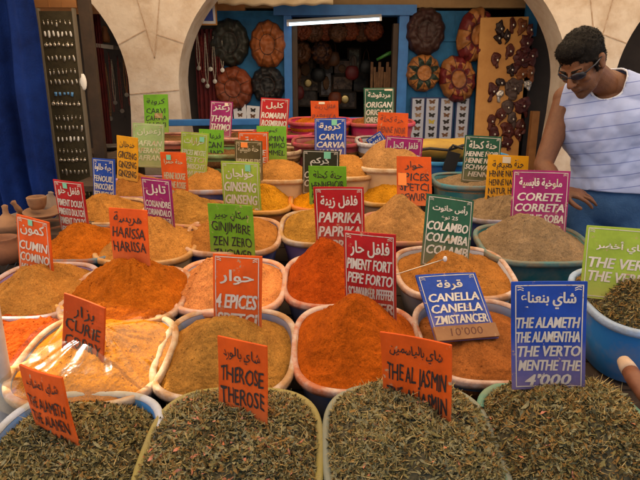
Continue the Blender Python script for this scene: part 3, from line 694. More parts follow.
K(P['S20'], 'red', 'w', 'فلفل زينة', ['PAPRIKA', 'PAPRIKA', 'PAPRIKA'], .47, .215, 'red sign lettered PAPRIKA in white capitals', arh=.2, arc_=.23)
K(P['S21'], 'red', 'w', 'فلفل حار', ['PIMENT FORT', 'PEPE FORTO', 'SCHWARFER PFEFFER', 'PFEFFER'], .34, .155, 'tall red sign lettered PIMENT FORT in white', arh=.17, arc_=.175)
K(P['S22'], 'bottle', 'w', 'رأس حانوت', ['COLAMBO', 'COLAMBA', 'COLAMB'], .43, .165, 'dark green sign lettered COLAMBO', ar2='25 نوع', arh=.13, arc_=.17)
CAN = K(P['S23'], 'blue', 'w', 'قرفة', ['CANELLA', 'CANELLA', 'ZMISTANCER'], .375, .165, 'blue sign lettered CANELLA leaning far back with dusty lower edge', arh=.16, sticker=None).name
e = MB(); e.box(-.104, .104, -.0128, -.0040, -.1175, -.072); ds = e.build('dusty_strip', worn('dust', (.30, .13, .055), .6), bpy.data.objects[CAN])
V, F = text_geo("10'000", .0, .1); V = (V - (V.min(0) + V.max(0)) / 2) * .036; e = MB(); e.add([(p[0] * 1.2, -.0132, p[1] - .093) for p in V], F); e.build('price', mat('price_ink', (.10, .03, .015), .7), ds)
K(P['S24'], 'magenta', 'w', 'ملوخية قابسية', ['CORETE', 'CORRETA', 'GRUNE SOBA', 'CORETE'], .37, .15, 'magenta sign lettered CORETE near the man', arh=.15, arc_=.18)
K(P['S25'], 'yellow', 'k', 'حنة طبيعية', ['HENNE NATUREL', 'HENNE NATURAL', 'NATUR HENNE', 'NATURAL'], .36, .165, 'yellow sign lettered HENNE NATUREL in black', border=False, sticker=(-.05, .1, .04, .03, STW))
K(P['S26'], 'bottle', 'w', 'حنة كحلة', ['HENNE NOIR', 'HENNE NERO', 'SCHWARZ', 'HENNA'], .39, .145, 'dark green sign lettered HENNE NOIR at the teal tub')
K(P['S27'], 'orange', 'k', 'حوار', ['EPICES', 'SPETCI', 'GEWURZ'], .42, .205, 'orange sign lettered EPICES SPETCI with a strip of lighter tape', border=False, sticker=(-.36, .47, .04, .055, STO))
K(P['S28'], 'magenta', 'w', 'فلفل اكحل', ['POIVRE NOIR', 'PEPE NERO', 'SCHWARZER', 'PFEFFER'], .41, .155, 'magenta sign lettered POIVRE NOIR half behind an orange sign')
K(P['S29'], 'vermilion', 'd', 'حنة كحلة', ['HENNE NOIR', 'HENNE NERO'], .5, .24, 'faded orange sign lettered HENNE NOIR behind the magenta sign', border=False)
K(P['S30'], 'bottle', 'w', 'مردقوشة', ['ORIGAN', 'ORIGANO', 'OREGANO'], .42, .19, 'dark green sign lettered ORIGAN at the back', sticker=(.3, .05, .05, .012, STW))
K(P['S31'], 'blue', 'w', 'كروية', ['CARVI', 'CARVIA', 'KARVI', 'CARVIS'], .41, .17, 'blue sign lettered CARVI in white', sticker=mint(.12, .1, .03))
K(P['S32'], 'vermilion', 'd', 'فلفل زينة', ['PAPRIKA', 'PAPRIKA'], .52, .24, 'faded orange sign lettered PAPRIKA in the upper magenta tub', border=False, sticker=(-.1, .07, .04, .015, STW))
K(P['S33'], 'red', 'w', 'كليل', ['ROMARIN', 'ROSMIRINO', 'ROSMARIN'], .44, .20, 'red sign lettered ROMARIN before the dark doorway', arh=.18)
K(P['S34'], 'green', 'k', 'كمون', ['CUMIN', 'CUMIMO', 'KUMMEL', 'CUMIN'], .34, .2, 'green sign lettered CUMIN CUMIMO in black below the ROMARIN sign', border=False, arh=.12, arc_=.13)
K(P['S35'], 'orange', 'w', 'حنة', ['HENNE', 'HENNE', 'HENNE'], .47, .17, 'bright orange sign half hidden behind the brown HENNE sign')
K(P['S36'], 'brown', 'c', 'حنة طبيعية', ['HENNE NEUTRE', 'HENNE NEUTRA', 'NEUTRAL'], .47, .17, 'dark brown sign lettered HENNE NEUTRE in cream', sticker=(-.15, .1, .035, .025, STO))
K(P['S37'], 'black', 'w', 'كركم', ['CURCUMA', 'CURCUMA', 'KURKUMA'], .55, .2, 'dark sign with large white Arabic lettering and mint sticker', sticker=mint(.18, .11, .034), arh=.2, arc_=.26)
K(P['S38'], 'green', 'k', 'حنة كحلة', ['HENNENOIR', 'HENNENERO', 'SCHWARZ'], .43, .22, 'green sign lettered HENNENOIR before the dark KURKUM sign', border=False)
K(P['S39'], 'magenta', 'w', 'زعتر', ['THYM', 'THYMO', 'THYMIAN'], .48, .23, 'magenta sign lettered THYM in front of the blue rail', sticker=(.22, .08, .02, .02, STW), arh=.2)
K(P['S40'], 'green', 'k', 'قرعات', ['PICAN', 'PIRANO', 'PICAN'], .42, .22, 'green sign with black letters in the green tub behind EPICES MIXTE', border=False)
K(P['S41'], 'blue', 'w', 'ملح', ['SALE'], .6, .3, 'small blue and white sign fallen inside the grey tub', border=True)

# ------------------------------------------------------------------ small surroundings of the stall
_th = math.atan(160 / 560); _c, _s = math.cos(_th), math.sin(_th)
def at(u, v, y):      # a point at depth y
    a = (u - 320) / 560; b_ = -(v - 240) / 560; d = Vector((a, _c + b_ * _s, -_s + b_ * _c)); t = y / d.y
    return Vector((t * d.x, y, 1.55 + t * d.z))

# blue curtain at the left
V = []; F = []; nx, nz = 150, 30
for j in range(nz + 1):
    for i in range(nx + 1):
        x = -1.80 + 1.78 * i / nx; z = .35 + 2.45 * j / nz
        k = .6 + .4 * (1 - j / nz)
        y = k * (.045 * math.sin(i * .43 + .35 * math.sin(j * .2)) + .022 * math.sin(i * .93 + 1.3) + .05 * noise.noise(Vector((i * .07, j * .05, 7))) + .02 * noise.noise(Vector((i * .15, j * .25, 0))))
        V.append((x + .012 * math.sin(j * .3 + i * .1) + .05 * (1 - j / nz), y, z))
for j in range(nz):
    for i in range(nx): a = j * (nx + 1) + i; F.append((a, a + 1, a + nx + 2, a + nx + 1))
b = MB(); b.add(V, F); o = b.build('curtain', M['curtain'], None, True); o.location = (-1.49, 3.1, 0)
o.modifiers.new('thickness', 'SOLIDIFY').thickness = .006
tag(o, 'deep blue hanging curtain at the left edge', 'curtain')

# plastic sheet over the curry
pm = bpy.data.materials.new('clear_plastic'); pm.use_nodes = True
n_ = pm.node_tree.nodes; l_ = pm.node_tree.links
tr = n_.new('ShaderNodeBsdfTransparent'); tr.inputs[0].default_value = (.97, .92, .80, 1)
gl = n_.new('ShaderNodeBsdfGlossy'); gl.inputs['Roughness'].default_value = .2
lw = n_.new('ShaderNodeLayerWeight'); lw.inputs[0].default_value = .35
ma = n_.new('ShaderNodeMath'); ma.operation = 'MULTIPLY_ADD'; ma.inputs[1].default_value = .24; ma.inputs[2].default_value = .02
bn = n_.new('ShaderNodeTexNoise'); bn.inputs['Scale'].default_value = 7; bn.inputs['Detail'].default_value = 3; bn.inputs['Distortion'].default_value = 1.2
tc_ = n_.new('ShaderNodeTexCoord'); bu = n_.new('ShaderNodeBump'); bu.inputs['Strength'].default_value = .35; bu.inputs['Distance'].default_value = .02
ms = n_.new('ShaderNodeMixShader')
l_.new(tc_.outputs['Object'], bn.inputs['Vector']); l_.new(bn.outputs[0], bu.inputs['Height']); l_.new(bu.outputs[0], gl.inputs['Normal']); l_.new(bu.outputs[0], lw.inputs['Normal'])
l_.new(lw.outputs['Facing'], ma.inputs[0]); l_.new(ma.outputs[0], ms.inputs[0]); l_.new(tr.outputs[0], ms.inputs[1]); l_.new(gl.outputs[0], ms.inputs[2])
l_.new(ms.outputs[0], n_['Material Output'].inputs['Surface'])
V = [(.035, 0, .104)]; F = []; NA = 120; bd = sup(.2285, .232, 3.2, NA); NR = 40
for i in range(1, NR + 1):
    rho = i / NR * 1.07
    for k in range(NA):
        q = min(rho, 1.0); x = .035 * (1 - q) + bd[k][0] * rho; y = bd[k][1] * rho
        z = .016 + .088 * max(0, 1 - q)
        if rho > 1: z -= (rho - 1) * .55
        fold = noise.noise(Vector((math.cos(k * .0524) * 4, math.sin(k * .0524) * 4, rho * 1.5)))
        z += (.010 * rho + .003) * fold + .006 * noise.noise(Vector((x * 7, y * 7, 2))) + .007 * abs(noise.noise(Vector((x * 16 + y * 12, y * 6, 5))))
        z = max(z, .004 + .088 * max(0, 1 - q)) if rho < 1 else z
        V.append((x, y, z))
for k in range(NA): F.append((0, 1 + k, 1 + (k + 1) % NA))
for i in range(NR - 1):
    for k in range(NA):
        j = (k + 1) % NA; q = 1 + i * NA; r = q + NA; F.append((q + k, r + k, r + j, q + j))
b = MB(); b.add(V, F); o = b.build('plastic_sheet', pm, None, True); o.location = (-.665, 1.510, .766); o.rotation_euler = (T_, 0, 0)
tag(o, 'crinkled clear plastic sheet covering the yellow curry', 'plastic sheet')

# white pole
b = MB(); b.tube([(0, 0, 0), (0, 0, 2.72)], .024, 20); b.tube([(0, 0, 0), (0, 0, .02)], .06, 20)
o = b.build('awning_pole', M['white_paint'], None, True); o.location = (-.889, 1.40, 0); tag(o, 'white painted pole rising at the left edge beside the curry', 'pole')

# metal skewer in the Colambo tub
a = at(388, 277, 1.93); c = at(445, 259, 1.96)
b = MB(); b.tube([a - a, c - a], .0022, 8); o = b.build('metal_skewer', M['silver'], None, True); o.location = a
b = MB(); b.ball(c - a, (.008, .006, .012), 10); b.build('tip', M['paper'], o, True)
tag(o, 'thin metal skewer lying across the light brown COLAMBO powder', 'skewer')
# scoop lying at the right
a = at(623, 360, 1.46); d = (at(656, 413, 1.24) - a).normalized(); X = d.cross(Vector((0, 0, 1))).normalized(); Y = X.cross(d)
sc_ = empty('spice_scoop', a); tag(sc_, 'wooden handled scoop leaning between the mint tub and the blue tub', 'scoop')
b = MB(); b.lathe([(.008, 0), (.018, .004), (.022, .03), (.023, .055)], n=16, ax=(X, Y, d)); b.build('ferrule', mat('pale_wood_end', (.50, .36, .26), .7, (.4, .27, .18), 20), sc_, True)
b = MB(); b.lathe([(.0225, .0555), (.024, .09), (.021, .15), (.016, .20), (.006, .205)], n=16, ax=(X, Y, d)); b.build('handle', mat('red_wood', (.19, .07, .035), .5, (.12, .04, .02), 20), sc_, True)

# ---- bright blue basin with a yellow bag
tub('large_basin', (.80, 3.32, 1.115), .66, .40, .13, plastic('bright', PC['bright']), rim_mat('basin', (.04, .28, .62), (.05, .2, .4)), .05, 'large bright blue basin behind the HENNE NOIR sign', group=None)
def cushion(name, c, r, m, label, cat, seed=1, yaw=0):
    b = MB(); NU, NV = 28, 14; V = []; F = []
    for j in range(NV + 1):
        a_ = math.pi * j / NV - math.pi / 2
        for i in range(NU):
            q = 2 * math.pi * i / NU; se = lambda t, e: math.copysign(abs(t) ** e, t)
            p = Vector((se(math.cos(a_), .6) * se(math.cos(q), .6) * r[0], se(math.cos(a_), .6) * se(math.sin(q), .6) * r[1], se(math.sin(a_), .8) * r[2]))
            p += p.normalized() * .018 * noise.noise(p * 11 + Vector((seed, 0, 0))); V.append(p)
    for j in range(NV):
        for i in range(NU): k = (i + 1) % NU; F.append((j * NU + i, j * NU + k, (j + 1) * NU + k, (j + 1) * NU + i))
    b.add(V, F); o = b.build(name, m, None, True); o.location = c; o.rotation_euler.z = yaw
    tag(o, label, cat); return o
yb = cushion('yellow_bag', (.76, 3.28, 1.165), (.27, .13, .055), mat('ochre_cloth', (.42, .27, .04), .7, (.30, .18, .03), 9, .25, 40), 'ochre yellow bag lying on the bright blue basin', 'bag')
b = MB(); b.tube([(-.28, -.13, .0), (-.15, -.155, .02), (-.05, -.165, .012), (.03, -.15, .035), (.12, -.13, .05)], .008, 8)
b.tube([(-.05, -.165, .012), (-.03, -.18, .04), (.03, -.165, .02)], .007, 8)
b.obox((-.035, -.185, -.05), (Vector((.95, 0, -.25)).normalized(), Vector((0, 1, 0)), Vector((.25, 0, .95)).normalized()), (.035, .006, .055))
b.build('strap', M['black'], yb)

# ---- clay and wooden pots at the left
cr = MB()
for k in range(4): cr.box(-.26, .26, -.15, .15, .02 + k * .045, .055 + k * .045)
o = cr.build('wooden_crate', M['wood'], None); o.location = (-1.30, 2.42, .735); tag(o, 'low wooden crate under the clay pots at the left', 'crate')
CL = [mat('clay_pale', (.27, .14, .07), .85, (.18, .09, .045), 14, .2, 40), mat('clay_red', (.22, .09, .04), .8, (.15, .06, .03), 12, .2, 40), mat('grey_clay', (.22, .165, .13), .85, (.15, .11, .085), 12, .2, 40), mat('olive_wood', (.26, .13, .055), .7, (.15, .065, .028), 16, .15, 40)]
def pot(name, u, v, y, prof, m, label, cat, tilt=(0, 0, 0), band=False):
    c = at(u, v, y); b = MB(); b.lathe(prof, n=28); o = b.build(name, CL[m], None, True); o.location = c; o.rotation_euler = tilt
    tag(o, label, cat)
    if band:
        z0 = MB(); R = band
        pts = [(R * math.cos(q), R * math.sin(q), .012 * (1 if i % 2 else -1)) for i, q in enumerate([2 * math.pi * k / 36 for k in range(37)])]
        z0.tube(pts, .0028, 5); z0.build('zigzag_band', M['black'], o)
    return o
pot('wooden_mortar', 38, 209, 2.36, [(.012, 0), (.026, .001), (.036, .02), (.040, .045), (.041, .052), (.035, .056), (.033, .054), (.028, .02), (.005, .012)], 3, 'small pale wooden cup upright on the stacked dishes', 'cup')
pot('conical_pot', 49, 208, 2.46, [(.055, 0), (.056, .006), (.045, .02), (.025, .05), (.010, .066), (.012, .074), (.003, .078)], 2, 'grey conical clay pot behind the wooden cup', 'pot', (.0, .25, 0))
pot('clay_dish', 44, 216, 2.36, [(.02, 0), (.045, .001), (.078, .018), (.082, .024), (.076, .024), (.04, .008), (.005, .007)], 0, 'pinkish shallow clay dish under the wooden cup', 'dish', (.1, .05, 0))
pot('clay_dish', 25, 220, 2.40, [(.02, 0), (.05, .001), (.082, .014), (.086, .020), (.08, .020), (.04, .008), (.005, .007)], 2, 'grey shallow dish left of the wooden cup', 'dish', (.08, -.06, 0))
pot('clay_bowl', 47, 240, 2.42, [(.03, 0), (.055, .002), (.082, .04), (.09, .07), (.088, .076), (.08, .072), (.05, .015), (.005, .012)], 1, 'dark clay bowl under the pinkish dish', 'bowl')
pot('tagine_pot', 9, 234, 2.34, [(.03, 0), (.060, .002), (.072, .03), (.074, .045), (.066, .05), (.05, .066), (.022, .082), (.012, .092), (.011, .11), (.013, .125), (.004, .13)], 0, 'small clay tagine with a knobbed lid at the left edge', 'tagine')
pot('clay_pestle', 22, 214, 2.44, [(.004, 0), (.012, .002), (.013, .03), (.009, .05), (.013, .065), (.003, .07)], 3, 'short wooden pestle sticking up between dishes', 'pestle', (.15, -.45, 0))
pot('clay_jar', 4, 262, 2.20, [(.04, 0), (.065, .004), (.085, .04), (.08, .075), (.062, .095), (.066, .105), (.055, .104), (.05, .09), (.01, .05)], 1, 'reddish clay jar with a black zigzag band', 'jar', band=.0855)
pot('clay_dish', 12, 244, 2.27, [(.02, 0), (.045, .001), (.075, .016), (.078, .022), (.07, .022), (.04, .008), (.005, .007)], 3, 'brown wooden dish on the zigzag jar', 'dish', (.12, .1, 0))

# ---- earring board
jb = empty('earring_board', (-1.495, 3.40, 0)); tag(jb, 'tall dark display board full of silver earrings beside the blue curtain', 'display board')
b = MB(); b.box(-.095, .095, 0, .012, .80, 1.925); b.build('panel', mat('olive_velvet', (.055, .042, .018), .9, (.035, .027, .012), 25, .2, 80), jb)
for sx in (-1, 1):
    b = MB(); b.box(sx * .1015 - .006, sx * .1015 + .006, -.012, .02, .78, 1.94); b.build('frame', mat('frame_edge', (.16, .13, .09), .6), jb)
b = MB(); b.box(.12, .185, .02, .06, 0, 2.05); b.build('post', M['dark_wood'], jb)
b = MB(); b.box(-.12, .115, .015, .04, 1.945, 2.30)
for x in (-.04, .035): b.box(x - .002, x + .002, .012, .015, 1.945, 2.3)
o = b.build('wooden_plank', M['plank'], None); o.location = (-1.495, 3.40, 0); tag(o, 'orange wooden planks above the earring board', 'plank')
def drop_mesh(kind):
    b = MB()
    if kind == 0: b.ball((0, -.004, -.016), (.0048, .003, .012), 8); b.ball((0, -.004, 0), .003, 6)
    elif kind == 1: b.lathe([(.002, -.012), (.0085, -.010), (.0085, -.007), (.002, -.005)], n=10, ax=(Vector((1, 0, 0)), Vector((0, 0, 1)), Vector((0, 1, 0)))); b.ball((0, -.004, .012), .003, 6)
    elif kind == 2: b.ball((0, -.004, -.006), (.006, .003, .018), 8)
    else: b.box(-.006, .006, -.008, -.001, -.016, .004)
    return b
EM = {'silver': M['silver'], 'gold': M['gold'], 'blue': mat('turquoise', (.10, .28, .55), .4), 'white': mat('pearl', (.75, .73, .68), .4)}
EL = {('silver', 0): 'silver drop earring hanging in a row on the dark board', ('silver', 1): 'round silver earring hanging in a row on the dark board', ('silver', 2): 'long oval silver earring on the dark board', ('white', 2): 'white pearl earring hanging on the dark board', ('blue', 3): 'square blue stone earring on the dark board', ('gold', 0): 'brass drop earring on the dark board'}
protos = {}
rows = [('silver', 0), ('white', 2), ('silver', 1), ('silver', 2), ('silver', 0), ('silver', 2), ('blue', 3), ('silver', 1), ('silver', 0), ('silver', 2), ('white', 2), ('silver', 0), ('silver', 1), ('silver', 2), ('silver', 0), ('gold', 0)]
for j, key in enumerate(rows):
    for i in range(7 if key[0] != 'blue' else 5):
        x = -1.495 - .074 + i * .0245 + (.02 if key[0] == 'blue' else 0) + random.uniform(-.002, .002); z = 1.875 - j * .066 + random.uniform(-.003, .003)
        if key not in protos:
            e = drop_mesh(key[1]).build('earring', EM[key[0]], None, True); protos[key] = e
        else: e = protos[key].copy(); COL.objects.link(e)
        e.location = (x, 3.398, z); sc3 = random.uniform(.75, 1.25); e.scale = (sc3, 1, sc3 * random.uniform(.85, 1.15)); e.rotation_euler.y = random.uniform(-.2, .2); tag(e, EL[key], 'earring', EL[key].split(' on the')[0].split(' hanging')[0] + 's on the board')

# ---- left bay: red cloth, shelf, strings of beads
def cloth(name, u0, v0, u1, v1, y, m, label, fold=.015):
    A, B = at(u0, v1, y), at(u1, v0, y); A2 = at(u0, v0, y); w = B.x - A2.x; h = A2.z - at(u0, v1, y).z
    V = []; F = []; nx, nz = 36, 12
    for j in range(nz + 1):
        for i in range(nx + 1):
            V.append((w * (i / nx - .5), fold * math.sin(i * 1.1 + .4 * math.sin(j * .6)) + .006 * noise.noise(Vector((i * .3, j * .4, 3))), -h * j / nz))
    for j in range(nz):
        for i in range(nx): a_ = j * (nx + 1) + i; F.append((a_, a_ + nx + 1, a_ + nx + 2, a_ + 1))
    b = MB(); b.add(V, F); o = b.build(name, m, None, True); o.location = (A2.x + w / 2, y, A2.z); o.modifiers.new('thickness', 'SOLIDIFY').thickness = .004
    tag(o, label, 'cloth'); return o
cloth('red_cloth', 84, 14, 99, 150, 4.75, M['dark_red_cloth'], 'dark red cloth hanging left in the dim left bay')
cloth('red_cloth', 194, 29, 222, 125, 4.93, M['dark_red_cloth'], 'dark red display cloth right of the left pillar')
sa = at(86, 46, 4.8); b = MB(); b.box(0, .24, -.06, .1, 0, .03); o = b.build('wall_shelf', mat('grey_shelf', (.20, .18, .16), .8, (.14, .12, .1), 12), None); o.location = sa; o.rotation_euler.y = .12; tag(o, 'grey shelf board in the dim left bay', 'shelf')
for i, (u, cc) in enumerate(((91, (.36, .15, .03)), (98, (.20, .18, .24)), (105, (.30, .12, .04)))):
    p = at(u, 44, 4.8); b = MB(); b.lathe([(.02, 0), (.034, .004), (.036, .05), (.022, .085), (.026, .11), (.008, .13)], n=16); o = b.build('small_jar', mat('jar_glaze', cc, .4), None, True); o.location = p + Vector((0, .02, .035 - .03 * i * .4))
    tag(o, ('amber glazed jar', 'grey violet jar', 'brown glazed jar')[i] + ' on the shelf in the dim left bay', 'jar')
BEAD = [mat('bead_red', (.20, .02, .015), .35), mat('bead_dark', (.035, .025, .02), .4), mat('bead_amber', (.28, .13, .03), .35), mat('bead_bone', (.42, .36, .28), .5)]
def necklace(u, v, y, ln, wd, mi, label, group, pendant=True):
    c = at(u, v, y); b = MB(); n = int(ln / .011)
    for s_ in (-1, 1):
        for i in range(n):
            t = i / n; b.ball((s_ * wd * math.sin(math.pi * min(1, t * 1.0) * .5 + .0) * (1 - t ** 6), -.006, -ln * t), .0052, 6)
    o = b.build('bead_necklace', BEAD[mi], None, True); o.location = c
    if pendant:
        q = MB(); q.lathe([(.003, -.004), (.018, -.003), (.018, .003), (.003, .004)], (0, -.01, -ln - .012), n=12, ax=(Vector((1, 0, 0)), Vector((0, 0, 1)), Vector((0, 1, 0)))); q.build('pendant', M['silver'], o)
    tag(o, label, 'necklace', group)
NL = ['dark red bead necklace', 'black bead necklace', 'amber bead necklace', 'bone bead necklace']
for i in range(12):
    mi = (0, 1, 2, 0, 3, 1)[i % 6]
    necklace(100 + i * 2.9, 50 + (i * 7) % 18, 4.86, .33 + .05 * (i % 4), .012, mi, NL[mi] + ' hanging in the dim left bay', NL[mi] + 's of the left bay', i % 2 == 0)
for i in range(7):
    mi = (3, 0, 3, 1, 3, 0, 3)[i]
    necklace(197 + i * 4, 31 + (i * 5) % 7, 4.90, .28 + .06 * (i % 3), .014, mi, NL[mi] + ' on the dark red display cloth', NL[mi] + 's on the red cloth')
b = MB(); b.lathe([(.05, 0), (.075, .004), (.11, .03), (.115, .034), (.10, .032), (.07, .012), (.01, .01)], n=24); o = b.build('metal_dish', M['steel'], None, True); o.location = at(113, 150, 4.0); tag(o, 'dull grey metal dish in the shadow left of the pillar', 'dish')
b = MB(); b.box(-.2, .2, -.12, .12, 0, 1.0); o = b.build('dark_chest', M['dark_wood'], None, bevel=.01); p = at(113, 150, 4.0); o.location = (p.x - .02, p.y, p.z - 1.0); tag(o, 'dark wooden chest in the shadow left of the pillar', 'chest')
b = MB(); b.ball((0, 0, 0), (.022, .015, .05), 14); o = b.build('white_shell', EM['white'], None, True); o.location = at(83, 82, 3.40); tag(o, 'white oval shell hung on the dark post', 'shell')
# framed picture high on the left
fp = empty('framed_picture', at(207, 9, 4.75)); tag(fp, 'small framed print with a blue garment at the upper left', 'picture')
b = MB(); b.box(-.075, .075, -.01, .01, -.12, .12); b.build('frame', M['tan_board'], fp)
b = MB(); b.box(-.065, .065, -.013, -.0105, -.11, .11); b.build('print', M['paper'], fp)
b = MB(); b.add([(-.05, -.0145, -.09), (.05, -.0145, -.09), (.045, -.0145, .02), (.02, -.0145, .05), (0, -.0145, .09), (-.02, -.0145, .05), (-.045, -.0145, .02)], [(0, 1, 2, 3, 4, 5, 6)]); b.build('garment', mat('garment_blue', (.03, .06, .30), .7), fp)

# ---- leather pouffes on the shutters
def leather(name, c, k=.5):
    c = mul(c, .8)
    return mat('leather_' + name, c, .5, mul(c, k), 9, .35, 22, thr=(.35, .7), spec=.3)
LE = dict(black=leather('black_green', (.028, .028, .02)), orange=leather('orange', (.36, .10, .022)), rust=leather('rust', (.30, .065, .02)), ink=leather('ink', (.016, .015, .015)), choc=leather('chocolate', (.055, .02, .015)),
          tan=leather('tan', (.42, .16, .04)), wine=leather('wine', (.17, .016, .016)), green=leather('dark_green', (.022, .04, .028)), brown=leather('brown', (.14, .05, .018)))
def pouffe(u, v, y, rx, rz, mats, label, pattern=None, yaw=0, tiltz=0, seed=0, depth=.085):
    c = at(u, v, y); sc2 = (c - at(u + 1, v, y)).length; RX, RZ = rx * sc2, rz * sc2
    NA, NR = 144, 34; V = [(0, -depth * .8, 0)]; F = []; Mi = []
    for i in range(1, NR + 1):
        q = i / NR
        for k in range(NA):
            a_ = 2 * math.pi * k / NA
            pl = math.sin(a_ * 12 + seed) * .007 * max(0, q - .4) * 1.6
            edge = 1 + .035 * noise.noise(Vector((math.cos(a_) * 1.6, math.sin(a_) * 1.6, seed))) + (.02 * math.sin(a_ * 12 + seed) if q > .85 else 0)
            if q < .36: d = depth * (.80 - .0 * q)
            elif q < .42: d = depth * (.80 + .10 * math.sin((q - .36) / .06 * math.pi))
            else: d = depth * (.80 + .2 * math.sin((q - .42) / .36 * math.pi / 1)) if q < .78 else depth * max(.0, .80 * (1 - ((q - .78) / .22) ** 2))
            w = .012 * noise.noise(Vector((math.cos(a_) * q * 5, math.sin(a_) * q * 5, seed + 4)))
            V.append((RX * q * edge * math.cos(a_), -(d + pl + w), RZ * q * edge * math.sin(a_)))
    def mi(q, a_):
        if not pattern: return 0
        if pattern == 'star':
            s8 = (a_ / (2 * math.pi) * 8) % 1; tri = abs(s8 - .5) * 2
            if q < .42: return 0
            return 1 if (q - .42) / .5 < (1 - tri) * 1.05 else 0
        if pattern == 'patch':
            s8 = int(a_ / (2 * math.pi) * 8)
            if q < .34: return 0
            if q > .72: return (0, 1)[s8 % 2]
            t8 = (a_ / (2 * math.pi) * 8) % 1; return 1 if abs(t8 - .5) * 2 < (.72 - q) / .38 + .1 else 0
    for k in range(NA): F.append((0, 1 + (k + 1) % NA, 1 + k)); Mi.append(0)
    for i in range(NR - 1):
        for k in range(NA):
            j = (k + 1) % NA; a0 = 1 + i * NA; a1 = a0 + NA; F.append((a0 + k, a0 + j, a1 + j, a1 + k)); Mi.append(mi((i + 1.5) / NR, 2 * math.pi * (k + .5) / NA))
    last = 1 + (NR - 1) * NA; F.append(tuple(last + k for k in range(NA))); Mi.append(0)
    b = MB(); b.add(V, F); b.m = Mi
    o = b.build('leather_pouffe', mats, None, True); o.location = c; o.rotation_euler = (0, tiltz, yaw); tag(o, label, 'pouffe', 'leather pouffe covers hung on the shop front')
    if seed < 9:
        e = MB(); off_ = Vector((0, -.0015, 0)); ring = int(.41 * NR)
        e.tube([Vector(V[1 + ring * NA + k % NA]) + off_ for k in range(0, NA + 1, 3)], .0028, 5)
        for k8 in range(8):
            k0 = int(NA * (k8 + (0 if pattern else .5)) / 8)
            e.tube([Vector(V[1 + i * NA + k0 % NA]) + off_ for i in range(ring, NR - 3, 2)], .0022, 5)
        e.build('stitched_seam', leather('seam', (.05, .02, .012)), o, True)
    return o
pouffe(230, 43, 4.955, 19.5, 23, [LE['black']], 'black green round leather pouffe, upper left of the four by the doorway', seed=1)
pouffe(268, 45, 4.955, 18, 23, [LE['orange']], 'orange brown round leather pouffe left of the fluorescent lamp', seed=2)
pouffe(234, 88, 4.955, 19.5, 21, [LE['rust']], 'rust red leather pouffe below the black green one', seed=3)
pouffe(268, 85, 4.955, 17, 18.5, [LE['ink']], 'black leather pouffe below the orange brown one', seed=4)
pouffe(425, 32, 4.95, 20, 23, [LE['choc']], 'dark chocolate leather pouffe right of the doorway', seed=5)
pouffe(423, 73, 4.95, 17.5, 18, [LE['tan'], LE['green']], 'orange leather pouffe with a dark green star', 'star', seed=6)
pouffe(474, 35, 4.93, 18.5, 27, [LE['tan'], LE['wine']], 'tall red and orange patchwork leather pouffe, upper right', 'patch', tiltz=.25, yaw=.25, seed=7)
pouffe(457, 79, 4.93, 18.5, 23, [LE['tan'], LE['wine']], 'red and orange patchwork leather pouffe below the tall one', 'patch', tiltz=-.3, seed=8)
for i in range(7):
    pouffe(302 + i * 12, 31 + 1.5 * (i % 2), 5.35 + .03 * (i % 3), 10, 9.5, [LE['brown'] if i % 2 else LE['rust']], ('brown' if i % 2 else 'rust red') + ' leather pouffe in the row hung under the fluorescent lamp', seed=9 + i, depth=.06)
pouffe(299, 52, 5.55, 12.5, 12.5, [LE['brown']], 'dim plain brown pouffe inside the doorway', seed=18)
pouffe(321, 52, 5.6, 11, 12, [LE['brown'], LE['choc']], 'dim brown pouffe with a dark star inside the doorway', 'star', seed=19)

# ---- butterfly cards
def wing():
    b = MB()
    for s_ in (-1, 1):
        b.add([(0, -.001, .004), (s_ * .010, -.003, .017), (s_ * .024, -.003, .016), (s_ * .018, -.002, .002), (0, -.001, -.003)], [(0, 1, 2, 3, 4)])
        b.add([(0, -.001, -.001), (s_ * .017, -.002, .000), (s_ * .018, -.003, -.012), (s_ * .008, -.002, -.016), (0, -.001, -.006)], [(0, 1, 2, 3, 4)])
    b.tube([(0, -.004, -.010), (0, -.004, .010)], .0018, 5)
    return b
BFM = [mat('wing_dark', (.02, .016, .014), .7), mat('wing_brown', (.13, .06, .03), .7), mat('wing_yellow', (.42, .32, .04), .7), mat('wing_tan', (.24, .15, .09), .7)]
bw = []
for m_ in BFM:
    b = wing(); bw.append(b.mesh('butterfly', m_))
spots = ['leftmost butterfly card strip on the blue shutter', 'butterfly card strip with a yellow specimen', 'butterfly card strip below the patchwork pouffe, left', 'rightmost butterfly card strip by the wooden board']
for i, u in enumerate((417.5, 431.5, 446, 462)):
    c = at(u, 117, 4.945); fr = empty('butterfly_card', c); tag(fr, spots[i], 'card', 'butterfly cards on the blue shutter')
    b = MB(); b.box(-.062, .062, -.006, .006, -.20, .165); b.build('frame', M['navy'], fr)
    b = MB(); b.box(-.050, .050, -.009, -.0062, -.19, .155); b.build('card', mat('grey_blue_card', (.40, .42, .50), .8, (.34, .36, .44), 9), fr)
    for j in range(6):
        o = link('butterfly', bw[(2 if (i == 1 and j == 3) else (0, 1, 3, 0, 1, 0)[(j + i) % 6])], fr); o.location = (random.uniform(-.003, .003), -.0095, .128 - j * .056); o.rotation_euler.y = random.uniform(-.15, .15); o.scale = (1.25, 1, 1.1)
